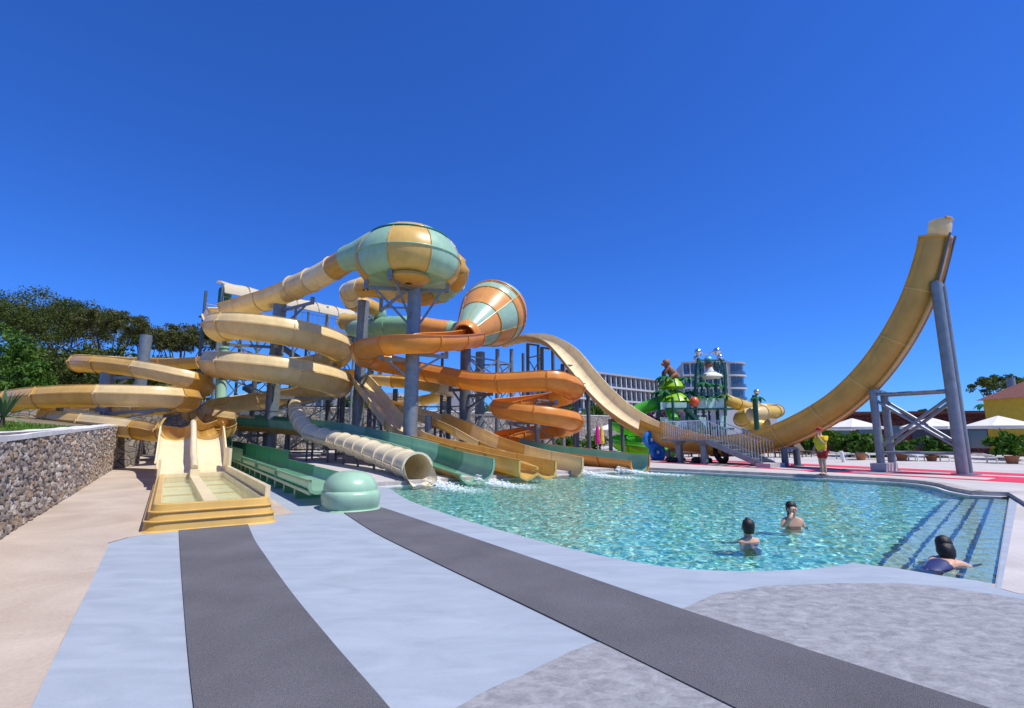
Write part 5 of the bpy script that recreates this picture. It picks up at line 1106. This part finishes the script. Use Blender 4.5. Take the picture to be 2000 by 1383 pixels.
# bucket tower
bt = thing('bucket_tower', 'green steel tower with curved posts and a big white tipping bucket', 'play structure', xat(1388, PD, base_z))
for px, tpx, d in [(1361, 1364, 41), (1415, 1406, 41), (1359, 1366, 44), (1417, 1404, 44)]:
    A_, B_, C_, D_ = xat(px, d, base_z), xat(px - (2 if px < 1388 else -1), d, 5.0), xat(px, d, at(px, 722, d).z), at(tpx, 700, d); k = MB(); k.tube(smooth_line([A_, B_, C_, D_], 5), .09, 8); k.build('curved_post', M_PGREEN, bt, smooth=50)
for px, d in [(1373, 41.5), (1402, 41.5), (1385, 44), (1375, 44), (1400, 44)]: post(bt, px, d, None, 706 if d < 42 else 740, .09)
for yy in (707, 735, 770, 800, 835):
    z = at(1388, yy, 42).z
    for d in (41, 44):
        k = MB(); k.bar(xat(1361, d, z), xat(1415, d, z), .08, .1); k.build('beam', M_PGREEN, bt)
for yy in (800, 838):
    z = at(1388, yy, 42).z; k = MB(); k.box(xat(1390, 42.5, z), (2.4, 3.2, .14)); k.build('deck', M_PGREEN, bt)
for a, b in [((1361, 770), (1373, 707)), ((1415, 770), (1403, 707)), ((1361, 735), (1373, 707)), ((1415, 735), (1402, 707))]:
    k = MB(); k.bar(at(*a, 41), at(*b, 41.4), .06, .06); k.build('diagonal', M_PGREEN, bt)
for px, y0, y1, wd in [(1368, 800, 778, .7), (1387, 800, 778, .8), (1407, 800, 778, .8), (1413, 838, 812, .6), (1372, 838, 815, .6)]:
    z0, z1 = at(px, y0, 41).z, at(px, y1, 41).z; k = MB(); k.box(xat(px, 41.0, (z0 + z1) / 2), (wd, .08, z1 - z0)); k.build('panel', M_PANEL, bt)
c = at(1389, 735, 41.6); k = MB(); k.lathe([(0, .48), (.35, .40), (.62, .22), (.92, .05), (.95, -.05), (.7, -.2), (.0, -.26)], c, 28); k.build('bucket', M_WHITE, bt, smooth=50)
c2 = at(1386, 722, 41.6); k = MB(); k.lathe([(.42, -.35), (.3, 0), (.18, .3)], c2, 20); k.build('bucket_neck', M_CANVAS, bt, smooth=50)
c3 = at(1384, 712, 41.6); k = MB(); k.lathe([(.05, -.36), (.25, -.25), (.34, 0), (.34, .12)], c3, 20); k.build('hopper', M_BROWN, bt, smooth=50)
c4 = at(1384, 705, 41.6); k = MB(); k.lathe([(.36, -.1), (.36, .1), (.27, .3), (.1, .4), (0, .41)], c4, 20); k.build('dome_cap', M_BLUEB, bt, smooth=50)
for sg, px, yy in ((-1, 1364, 691), (1, 1401, 689)):
    c = at(px, yy, 41.5); k = MB(); k.lathe([(0, .34), (.24, .26), (.32, 0), (.22, -.26), (0, -.34)], c + Vector((0, 0, .1)), 16); k.lathe([(0, .2), (.22, .12), (.26, -.1), (.12, -.3)], c + Vector((.18 * sg, 0, -.35)), 14); k.tube([c + Vector((-.2 * sg, 0, .1)), c + Vector((-.6 * sg, 0, -.02)), c + Vector((-.78 * sg, 0, -.28))], [.1, .06, .03], 7); k.build('spray_head', M_CHROME, bt, smooth=60)
for i, (px, yy, d) in enumerate([(1372, 748, 41), (1404, 752, 42), (1366, 775, 40.8), (1385, 775, 41.5), (1412, 772, 41), (1394, 750, 43)]):
    b = MB(); fronds(b, at(px, yy, d), 7, 1.0, 220 + i); b.build('palm_fronds', M_FAKE, bt, smooth=60)
for px0, y0, px1, y1, d in [(1340, 800, 1375, 838, 40.5)]:
    k = MB(); k.bar(at(px0, y0, d), at(px1, y1, d), .9, .25); k.build('stair_flight', M_PGREEN, bt)
k = MB(); c = at(1356, 785, 40.4); k.lathe([(0, .42), (.28, .32), (.4, 0), (.28, -.32), (0, -.42)], c, 18); tag(k.build('orange_ball', mat('orange resin', (.70, .09, .02), rough=.35), smooth=60, loc=c), 'round orange ball between the two play towers', 'ball')
# play slides
gs_ = thing('lime_slide', 'bright lime slide coiling down left of the play tower', 'water slide', xat(1240, 40, base_z))
slide(gs_, [V(1296, 782, 42, .5), V(1275, 790, 41.8, .5), V(1245, 802, 42, .5), V(1215, 818, 41.5, .55), V(1206, 828, 40, .6), V(1230, 834, 38.5, .62), V(1265, 836, 39, .62), V(1280, 842, 41, .62), V(1250, 850, 42.5, .62), V(1212, 856, 41, .62), V(1212, 864, 38.6, .62), V(1240, 870, 37.3, .62), V(1275, 876, 37, .6), V(1310, 880, 37.4, .6)], [prof_tube, prof_tube] + [lambda r: prof_guard(r, 40)] * 8, [M_LIME], 3)
k = MB(); k.tube([at(1311, 790, 41), at(1310, 805, 41), at(1316, 820, 40.6)], .42, 14); tag(k.build('lime_tube', M_LIME, smooth=60, loc=at(1311, 820, 41)), 'short upright lime tube under the play tower roof', 'tube')
ys = thing('yellow_tube_slide', 'yellow tube slide looping out right of the bucket tower', 'water slide', xat(1480, 44, base_z))
slide(ys, [V(1414, 779, 42, .48), V(1435, 787, 42.4, .48), V(1460, 795, 43.5, .5), V(1490, 799, 45.2, .5), V(1514, 801, 44.5, .52), V(1516, 804, 42.6, .52), V(1490, 806, 41.2, .54), V(1460, 811, 41, .56), V(1447, 818, 42.2, .58), V(1465, 828, 43.6, .58), V(1500, 834, 43.5, .56)], prof_tube, [M_YEL, M_YEL, M_YEL, M_CREAM], 1.6, name='tube_section')
pp = thing('palm_spray_post', 'dark green palm shaped spray post with a silver ball on top', 'spray post', xat(1478, 40, base_z))
post(pp, 1478, 40, None, 772, .2, M_PGREEN, 'shaft'); b = MB(); fronds(b, at(1478, 776, 40), 7, .95, 9); b.build('palm_fronds', M_FAKE, pp, smooth=60)
k = MB(); c = at(1478, 766, 40); k.lathe([(0, .25), (.2, .15), (.25, 0), (.15, -.2), (0, -.25)], c, 14); k.build('ball', M_CHROME, pp, smooth=60)
bush(xat(1285, 52, DECK_Z), 3.0, 4.4, 'purple flowering shrub behind the play tower', 300, M_PURPLE, .35)

# ---------------------------------------------------------------- parasols, loungers, planters
def make_parasol():
    o = thing('parasol', 'x', 'parasol', (0, 0, 0), 'white parasols'); r = 1.9
    k = MB(); k.tube([(0, 0, 0), (0, 0, 2.75)], .03, 8); k.build('pole', M_WICKER, o)
    k = MB(); k.lathe([(0, .09), (.32, .08), (.34, 0)], (0, 0, 0), 16); k.build('base', M_DECK, o)
    for i in range(8):
        a0, a1 = R(45 * i + 22.5), R(45 * i + 67.5); k = MB()
        P_ = [(r * math.cos(a0), r * math.sin(a0), 2.12), (r * math.cos(a1), r * math.sin(a1), 2.12), (.02 * math.cos(a0), .02 * math.sin(a0), 2.78), (.02 * math.cos(a1), .02 * math.sin(a1), 2.78)]
        am = (a0 + a1) / 2; mid = (r * .5 * math.cos(am) * .93, r * .5 * math.sin(am) * .93, 2.42)
        k.add([P_[0], P_[1], mid, P_[2]], [(0, 1, 2), (1, 3, 2), (3, 0, 2)])
        k.add([P_[0], P_[1], (P_[1][0], P_[1][1], 1.96), (P_[0][0], P_[0][1], 1.96)], [(0, 1, 2, 3)]); k.build('canopy_panel', M_CANVAS, o, fix=False)
        k = MB(); k.tube([(0, 0, 2.72), (r * math.cos(a0), r * math.sin(a0), 2.10)], .014, 4); k.build('rib', M_WICKER, o)
    return o
def make_lounger(white):
    o = thing('sun_lounger', 'x', 'sun lounger', (0, 0, 0), 'sun loungers'); m1, m2 = (M_WHITE, M_CANVAS) if white else (M_WICKER, M_WICKER)
    k = MB(); k.box((0, .35, .32), (.66, 1.3, .05)); k.build('frame', m1, o)
    k = MB(); k.box((0, .35, .375), (.6, 1.25, .06)); k.build('seat', m2, o)
    M_ = Matrix.Rotation(R(-50 if not white else -12), 3, 'X'); k = MB(); k.box((0, -.3 - .35 * math.cos(R(50 if not white else 12)), .36 + .36 * math.sin(R(50 if not white else 12))), (.64, .75, .06), M=M_); k.build('backrest', m2, o)
    for x in (-.29, .29):
        for y in (-.2, .92): k = MB(); k.box((x, y, .15), (.05, .05, .30)); k.build('leg', m1, o)
    return o
par = make_parasol(); first = True
for px, d, lb in [(1252, 50, 'white parasol behind the lime slide'), (1192, 56, 'white parasol between the half pipe posts at the hedge'), (1590, 43, 'white parasol behind the lifeguard'), (1672, 38, 'white parasol left of the half pipe post pair'), (1628, 47, 'white parasol further back left of the post pair'), (1826, 36, 'white parasol seen through the crossed braces'), (1962, 33, 'white parasol near the right picture edge'), (2040, 40, 'white parasol cut by the right picture edge')]:
    o = par if first else copy_tree(par); first = False; p = xat(px, d, DECK_Z); o.location = p; o.rotation_euler.z = px * .37; o['label'] = lb
lg = {0: make_lounger(0), 1: make_lounger(1)}; used = {0: 0, 1: 0}
for px, d, w_, rz_, lb in [(1325, 36, 0, 10, 'brown lounger behind the blue raft'), (1345, 36.5, 0, 8, 'brown lounger left of the boarding platform'), (1362, 36.2, 0, 12, 'brown lounger behind the boarding platform'), (1488, 36, 0, 15, 'brown lounger first right of the boarding stairs'), (1512, 35.6, 0, 12, 'brown lounger second right of the boarding stairs'), (1540, 35.8, 0, 14, 'brown lounger behind the short post pair'), (1572, 37, 0, 12, 'brown lounger beside the lifeguard'), (1240, 44, 0, 8, 'brown lounger behind the left half pipe posts'),
                           (1645, 33, 1, 80, 'white lounger behind the white bollard'), (1700, 32, 1, 84, 'white lounger behind the half pipe post pair'), (1790, 30.5, 1, 100, 'white lounger left of the crossed braces foot'), (1852, 30, 1, 95, 'white lounger behind the tall posts'), (1945, 28.5, 1, 92, 'white lounger near the right picture edge'), (1752, 31.5, 1, 90, 'white lounger between the two post pairs')]:
    o = lg[w_] if not used[w_] else copy_tree(lg[w_]); used[w_] = 1; p = xat(px, d, DECK_Z); o.location = p; o.rotation_euler.z = R(180 + rz_); o['label'] = lb; o['group'] = 'white sun loungers' if w_ else 'brown sun loungers'
for i, (px, d, lb) in enumerate([(1682, 31.5, 'leafy plant in a round terracotta pot left of the post pair'), (1762, 31, 'leafy plant in a terracotta pot between the post pairs'), (1820, 30.5, 'leafy plant in a terracotta pot below the crossed braces'), (1978, 27.5, 'leafy plant in a terracotta pot at the right edge')]):
    p = xat(px, d, DECK_Z); o = thing('potted_plant', lb, 'plant', p, 'potted plants'); k = MB(); k.lathe([(0, 0), (.22, 0), (.30, .36), (.33, .42), (.27, .42), (.25, .36), (0, .36)], p, 18); k.build('pot', M_TERRA, o, smooth=35)
    g = np.random.default_rng(i); d_ = g.normal(size=(14, 3)) * .22; cl = np.concatenate([np.array(p) + d_ + [0, 0, .85], np.full((14, 1), .22)], 1); v, f = leaf_cloud(cl, 26, .26, i, 1.); cloud_obj('foliage', v, f, M_LEAF, o, p)
for i, (px, d, hw, h, lb) in enumerate([(1660, 36, 30, 1.9, 'broad green bush left of the white parasol pole'), (1700, 35, 34, 2.1, 'broad green bush behind the post pair'), (1735, 36, 24, 1.7, 'green bush between post pair and red building'), (1840, 35, 26, 1.5, 'green bush under the middle parasol'), (1975, 31, 40, 1.8, 'dark green bush in front of the yellow hut'), (1580, 40, 34, 1.9, 'dark bush behind the lifeguard'), (1530, 44, 40, 2.0, 'dark bush behind the brown loungers'), (1620, 44, 36, 2.2, 'dark bush behind the white bollard'), (1215, 50, 26, 1.6, 'low bush between the left half pipe posts'), (1160, 52, 30, 1.6, 'low bush left of the half pipe posts'), (1110, 50, 30, 1.3, 'low bush behind the orange slide end')]):
    bush(xat(px, d, DECK_Z), hw / FPX * d, h, lb, 400 + i, M_LEAF, .28, dens=30, me_=34)
for i, (px, d, c_, lb) in enumerate([(1168, 48, (.62, .02, .22), 'closed magenta parasol beside the left half pipe posts'), (1176, 49, (.75, .50, .08), 'closed yellow parasol beside the magenta one')]):
    p = xat(px, d, DECK_Z); o = thing('closed_parasol', lb, 'parasol', p); k = MB(); k.tube([p, p + ZV * 2.5], .03, 6); k.build('pole', M_WHITE, o); k = MB(); k.lathe([(.05, 2.5), (.16, 2.1), (.26, 1.0), (.22, .7), (.04, .75)], p, 10); k.build('folded_canopy', mat('closed canvas %d' % i, c_, rough=.8), o)
p = xat(1648, 29, DECK_Z); k = MB(); k.tube([p, p + Vector((-.08, 0, .62))], .09, 12); tag(k.build('bollard', M_WHITE, loc=p), 'small white leaning bollard right of the lifeguard', 'bollard')
# red building, yellow hut, background trees on the right
rb_ = thing('red_building', 'long dark red lattice clad building behind the parasols', 'building', xat(1780, 46, 0))
a, b = xat(1612, 47, 0), xat(2120, 43, 0); a.z = b.z = 0; d_ = (b - a).normalized(); ang = math.atan2(d_.y, d_.x); L_ = (b - a).length
k = MB(); k.box((a + b) / 2 + Vector((0, 2.5, 1.75)), (L_, 5, 3.5), rz=ang); k.build('wall', M_BRICK, rb_)
k = MB(); k.box((a + b) / 2 + Vector((0, 2.2, 3.62)), (L_ + .8, 5.6, .24), rz=ang); k.build('roof', mat('dark red roof', (.10, .03, .03), rough=.8), rb_)
for i in range(9):
    q = a + d_ * (1.5 + i * L_ / 9.3); k = MB(); k.box(q + ZV * 1.5 + Vector((0, -.05, 0)), (1.5, .12, 2.0), rz=ang); k.build('window' if i % 3 else 'doorway', M_GLASS, rb_)
    for zz in (2.9, 3.2):
        k = MB(); k.box(q + ZV * zz + Vector((0, -.06, 0)), (2.3, .1, .1), rz=ang); k.build('slat', M_BRICK, rb_)
yh = thing('yellow_hut', 'tall yellow hut with red shutters and pitched roof at the right edge', 'building', xat(1995, 38, 0)); c = xat(2026, 38, 0); c.z = 0
M_HUT = mat('yellow boards', (.62, .40, .02), rough=.6, var=.1)
k = MB(); k.box(c + ZV * 2.2, (3.6, 3.4, 4.4)); k.build('wall', M_HUT, yh)
k = MB(); k.add([c + Vector((x, y, z)) for x, y, z in [(-2.1, -2, 4.35), (2.1, -2, 4.35), (2.1, 2, 4.35), (-2.1, 2, 4.35), (0, 0, 5.7)]], [(0, 1, 4), (1, 2, 4), (2, 3, 4), (3, 0, 4), (0, 3, 2, 1)]); k.build('roof', mat('brown red tiles', (.20, .075, .055), rough=.85, var=.2, scale=6), yh)
for x in (-.95, .15):
    k = MB(); k.box(c + Vector((x, -1.74, 3.3)), (.9, .12, 1.0)); w_ = k.build('window', mat('red shutter', (.35, .03, .02), rough=.6), yh)
    k = MB(); k.box(c + Vector((x, -1.82, 3.3)), (.08, .06, 1.0)); k.box(c + Vector((x, -1.82, 3.3)), (.9, .06, .08)); k.build('glazing_bar', M_HUT, w_)
for i, (px, d, yt, hw, lb) in enumerate([(1652, 95, 810, 34, 'small rounded pine above the parasols'), (1835, 80, 797, 26, 'small pine behind the red building roof'), (1700, 100, 815, 30, 'low pine right of the small rounded one'), (1975, 62, 736, 40, 'pine with rounded crown above the yellow hut')]):
    zt = at(px, yt, d).z; b = xat(px, d, 0); b.z = 0; stone_pine(b, zt, hw / FPX * d, lb, 500 + i, M_PINE, thick=.55, dens=70, m_each=45)
pc, _ = column(1985, 45, 738, .3, 'grey column rising beside the yellow hut roof', group='thick galvanised slide columns')
def palm(base, h, label, seed):
    base = Vector(base); o = thing('palm_tree', label, 'tree', base); k = MB(); k.tube([base, base + Vector((.1, 0, h * .5)), base + Vector((0, 0, h))], [.16, .12, .1], 8); k.build('trunk', M_TRUNK, o)
    b = MB(); fronds(b, base + ZV * h, 11, 1.3, seed); b.build('crown', M_FAKE, o, smooth=60)
palm(xat(1936, 55, 0), at(1936, 790, 55).z, 'small palm above the red building roof', 71)
# distant wooded ridge
fw = []; g = np.random.default_rng(77); n = 260
ang_ = np.linspace(-.75, 1.05, n); dist = 175 + g.random(n) * 60
cl = np.stack([np.sin(ang_) * dist, np.cos(ang_) * dist, 1.0 + g.random(n) * 2.6 + (dist - 175) * .02, 3.0 + g.random(n) * 3], 1)
v, f = leaf_cloud(cl, 60, 1.3, 78, .6); o = cloud_obj('distant_woods', v, f, M_PINE, None, (0, 0, 0)); tag(o, 'low band of distant dark green woods along the horizon', 'woods', kind='stuff')

# ---------------------------------------------------------------- people
def skinned(name, J, E_, m, parent, sub=2, loc=None, root=0):
    me = bpy.data.meshes.new(name); off = OFF[parent.name]
    me.from_pydata([tuple(Vector(p) - off) for p, _ in J], E_, []); o = bpy.data.objects.new(name, me); COL.objects.link(o)
    md = o.modifiers.new('s', 'SKIN'); md.use_smooth_shade = True
    for i, (_, r) in enumerate(J): me.skin_vertices[0].data[i].radius = r if isinstance(r, tuple) else (r, r)
    me.skin_vertices[0].data[root].use_root = True
    sd = o.modifiers.new('d', 'SUBSURF'); sd.levels = sub; sd.render_levels = sub
    dg = bpy.context.evaluated_depsgraph_get(); ev = bpy.data.meshes.new_from_object(o.evaluated_get(dg)); bpy.data.objects.remove(o)
    ev.materials.clear(); ev.materials.append(m); ev.name = name; q = bpy.data.objects.new(name, ev); COL.objects.link(q); q.parent = parent; OFF[q.name] = off; return q
def blob(name, c, prof, m, parent, axis=ZV, sx=1., n=16, ref=None):
    k = MB(); k.lathe(prof, c, n, axis, ref=ref, sx=sx); return k.build(name, m, parent, smooth=60)
ball = lambda r, h=1.: [(r * math.sin(math.pi * i / 10), r * h * math.cos(math.pi * i / 10)) for i in range(11)]
def local(base, face):            # x = right of the person, y = forward, z = up
    f = Vector((face[0], face[1], 0)).normalized(); r = Vector((f.y, -f.x, 0)); b = Vector(base)
    return lambda x, y, z: b + r * x + f * y + ZV * z
def head(L, z, o, y=0., hair_prof=None, skin=M_SKIN, hair=M_HAIR, yaw=0.):
    c = L(0, y, z); f = (L(0, 1, 0) - L(0, 0, 0)); blob('nose', L(0, y + .098, z - .005), ball(.016, 1.5), skin, o)
    for sx_ in (-1, 1):
        blob('ear', L(.078 * sx_, y, z), ball(.022, 1.5), skin, o); blob('eye', L(.033 * sx_, y + .083, z + .018), ball(.011), M_HAIR, o)
    blob('mouth', L(0, y + .085, z - .05), ball(.016, .4), mat('lips', (.35, .09, .07)), o)
lgp = gr(1610, 928, DECK_Z); lf = thing('person', 'lifeguard in yellow shirt, red shorts and red cap standing at the pool edge', 'person', lgp)
L = local(lgp, (-1, -.25)); hz_ = 1.0
J = [(L(0, 0, .95), (.15, .11)), (L(0, 0, 1.15), (.14, .10)), (L(0, 0, 1.38), (.17, .11)), (L(0, .01, 1.50), .06), (L(0, .03, 1.58), .062), (L(0, .035, 1.68), (.078, .095)), (L(0, .02, 1.76), .07),
     (L(.10, 0, .88), .095), (L(.11, .02, .50), .065), (L(.11, -.02, .28), .058), (L(.11, -.03, .08), .04), (L(.11, .10, .035), .038),
     (L(-.10, 0, .88), .095), (L(-.10, .05, .50), .065), (L(-.10, .03, .28), .058), (L(-.10, .02, .08), .04), (L(-.10, .15, .035), .038),
     (L(.20, 0, 1.40), .062), (L(.27, .0, 1.14), .046), (L(.25, .14, .93), .036), (L(.24, .19, .86), (.018, .034)),
     (L(-.20, 0, 1.40), .062), (L(-.26, .14, 1.18), .046), (L(-.14, .24, 1.42), .036), (L(-.07, .20, 1.54), (.018, .034))]
skinned('body', J, [(0, 1), (1, 2), (2, 3), (3, 4), (4, 5), (5, 6), (0, 7), (7, 8), (8, 9), (9, 10), (10, 11), (0, 12), (12, 13), (13, 14), (14, 15), (15, 16), (2, 17), (17, 18), (18, 19), (19, 20), (2, 21), (21, 22), (22, 23), (23, 24)], M_SKIN, lf)
head(L, 1.68, lf, .035)
def fingers(L, c, d1, d2, o, s=1.):
    c = Vector(c)
    for i, (u, l) in enumerate([(-.03, .055), (-.01, .065), (.01, .06), (.03, .05)]):
        a = c + d2 * u; k = MB(); k.tube([a, a + d1 * l * .55 * s, a + (d1 * .8 + d2.cross(d1) * .5) * l * s], [.010, .009, .007], 6); k.build('finger', M_SKIN, o, smooth=60)
    k = MB(); k.tube([c - d1 * .03 - d2 * .035, c - d2 * .065, c + d1 * .025 - d2 * .07], [.011, .010, .008], 6); k.build('thumb', M_SKIN, o, smooth=60)
fingers(L, L(.24, .205, .83), Vector((0, 0, -1)), (L(0, 1, 0) - L(0, 0, 0)), lf); fingers(L, L(-.05, .19, 1.57), Vector((0, 0, 1)), (L(1, 0, 0) - L(0, 0, 0)), lf)
skinned('shirt', [(L(0, .02, .90), (.20, .20)), (L(0, .03, 1.12), (.20, .20)), (L(0, 0, 1.36), (.21, .18)), (L(0, .0, 1.49), .09), (L(.205, 0, 1.41), .095), (L(.27, .0, 1.20), .09), (L(-.205, 0, 1.41), .095), (L(-.26, .09, 1.25), .09)], [(0, 1), (1, 2), (2, 3), (2, 4), (4, 5), (2, 6), (6, 7)], mat('yellow shirt', (.80, .50, .01), rough=.85, bump=.3, bscale=12), lf)
skinned('shorts', [(L(0, .01, .98), (.18, .17)), (L(.105, 0, .82), .13), (L(.115, .01, .58), .112), (L(-.105, 0, .82), .13), (L(-.105, .03, .58), .112)], [(0, 1), (1, 2), (0, 3), (3, 4)], mat('red shorts', (.45, .008, .012), rough=.8), lf)
k = MB(); k.lathe([(.105, 0), (.11, .04), (.085, .10), (.03, .125), (0, .127)], L(0, .03, 1.70), 18); k.build('cap', mat('red cap', (.42, .012, .02), rough=.8), lf, smooth=60)
k = MB(); k.add([L(x, .03 + y, 1.715 - .02 * (y > .15)) for x, y in [(-.085, .08), (-.07, .17), (0, .20), (.07, .17), (.085, .08)]] + [L(x, .03 + y, 1.700 - .02 * (y > .15)) for x, y in [(-.085, .08), (-.07, .17), (0, .20), (.07, .17), (.085, .08)]], [(0, 1, 2, 3, 4), (9, 8, 7, 6, 5), (0, 1, 6, 5), (1, 2, 7, 6), (2, 3, 8, 7), (3, 4, 9, 8)]); k.build('cap_peak', MATS['red cap'], lf)
for sx_ in (.11, -.10): k = MB(); k.box(L(sx_, .06 if sx_ > 0 else .10, .012), (.10, .27, .024), rz=math.atan2(L(0, 1, 0).y - L(0, 0, 0).y, L(0, 1, 0).x - L(0, 0, 0).x) - math.pi / 2); k.build('sandal', M_BLACK, lf)
def bather(p, face, label, zs, arms, suit, hair='bun', tilt=0.):
    """zs: height of the shoulders above the water"""
    p = Vector(p); o = thing('person', label, 'person', p); L1 = local((p.x, p.y, p.z + zs), face); L0 = lambda x, y, z: L1(x * .86, y * .86, z * .86); lie = .22 if tilt > .5 else 1.
    L = lambda x, y, z: L0(x, y, z * lie if z < 0 else z)
    J = [(L(0, -tilt * .8, -.62), (.15, .11)), (L(0, -tilt * .5, -.40), (.125, .09)), (L(0, -tilt * .2, -.12), (.15, .10)), (L(0, 0, .06), .055), (L(0, .02, .12), .055), (L(0, .03, .21), (.072, .088)), (L(0, .015, .29), .066),
         (L(.10, -tilt * .8 - .05, -.72), .09), (L(.11, -tilt - .1, -1.0), .07), (L(-.10, -tilt * .8 - .05, -.72), .09), (L(-.11, -tilt - .1, -1.0), .07)]
    E_ = [(0, 1), (1, 2), (2, 3), (3, 4), (4, 5), (5, 6), (0, 7), (7, 8), (0, 9), (9, 10)]
    for sg, chain in zip((1, -1), arms):
        i = len(J); J.append((L(.165 * sg, -.01, -.02), .056)); E_.append((2, i))
        for (x, y, z), r in zip(chain, (.043, .034, (.016, .032))): J.append((L(x, y, z), r)); E_.append((len(J) - 2, len(J) - 1))
    skinned('body', J, E_, M_SKIN, o); head(L, .21, o, .03)
    for chain in arms:
        a, b = Vector(L(*chain[-2])), Vector(L(*chain[-1])); d1 = (b - a).normalized(); fingers(L, b + d1 * .02, d1, d1.orthogonal().normalized(), o)
    skinned('swimsuit', [(L(0, -tilt * .8, -.62), (.165, .125)), (L(0, -tilt * .5, -.40), (.138, .105)), (L(0, -tilt * .25, -.17), (.158, .115)), (L(0, -tilt * .2, -.10), (.145, .10))], [(0, 1), (1, 2), (2, 3)], suit, o)
    k = MB(); k.lathe([(.02, -.10), (.07, -.09), (.088, -.02), (.094, .05), (.075, .105), (.03, .13), (0, .132)], L(0, -.032, .232), 18); h = k.build('hair', M_HAIR, o, smooth=60)
    if hair == 'bun': blob('bun', L(0, -.02, .365), ball(.04), M_HAIR, o)
    elif hair == 'tail':
        k = MB(); k.tube([L(0, -.07, .25), L(.01, -.12, .18), L(.02, -.12, .05), L(.02, -.10, -.06)], [.035, .04, .032, .012], 8); k.build('ponytail', M_HAIR, o, smooth=60)
    else:
        k = MB(); k.tube([L(0, -.015, .30), L(.01, -.04, .24), L(.03, -.075, .16), L(.07, -.10, .08), L(.10, -.12, .04)], [.05, .095, .105, .075, .02], 12); k.build('loose_hair', M_HAIR, o, smooth=60)
    return o
M_LILAC = mat('lilac swimsuit', (.36, .24, .62), rough=.6); M_FLOR = mat('dark patterned swimsuit', (.16, .09, .10), rough=.6, var=.9, scale=22); M_NAVY = mat('navy swimsuit', (.02, .03, .12), rough=.5)
bather(gr(1462, 1058, WZ), (-.2, 1), 'girl in a lilac swimsuit seen from behind in the water', .02, [[(.25, .06, -.12), (.34, .12, -.19), (.38, .15, -.21)], [(-.25, .06, -.12), (-.32, .16, -.20), (-.34, .20, -.22)]], M_LILAC, 'bun')
bather(gr(1549, 1027, WZ), (-.15, -1), 'girl in a dark patterned swimsuit holding her hand to her face', .11, [[(.25, .10, -.18), (.12, .22, .06), (.05, .15, .17)], [(-.24, -.02, -.24), (-.26, .02, -.42), (-.27, .05, -.50)]], M_FLOR, 'tail')
bather(gr(1850, 1100, WZ), (.85, .55), 'dark haired woman swimming low in the water by the pool steps', .02, [[(.24, .16, -.35), (.27, .36, -.5), (.28, .44, -.55)], [(-.24, .16, -.2), (-.27, .36, -.35), (-.28, .44, -.4)]], M_NAVY, 'loose', tilt=.95)
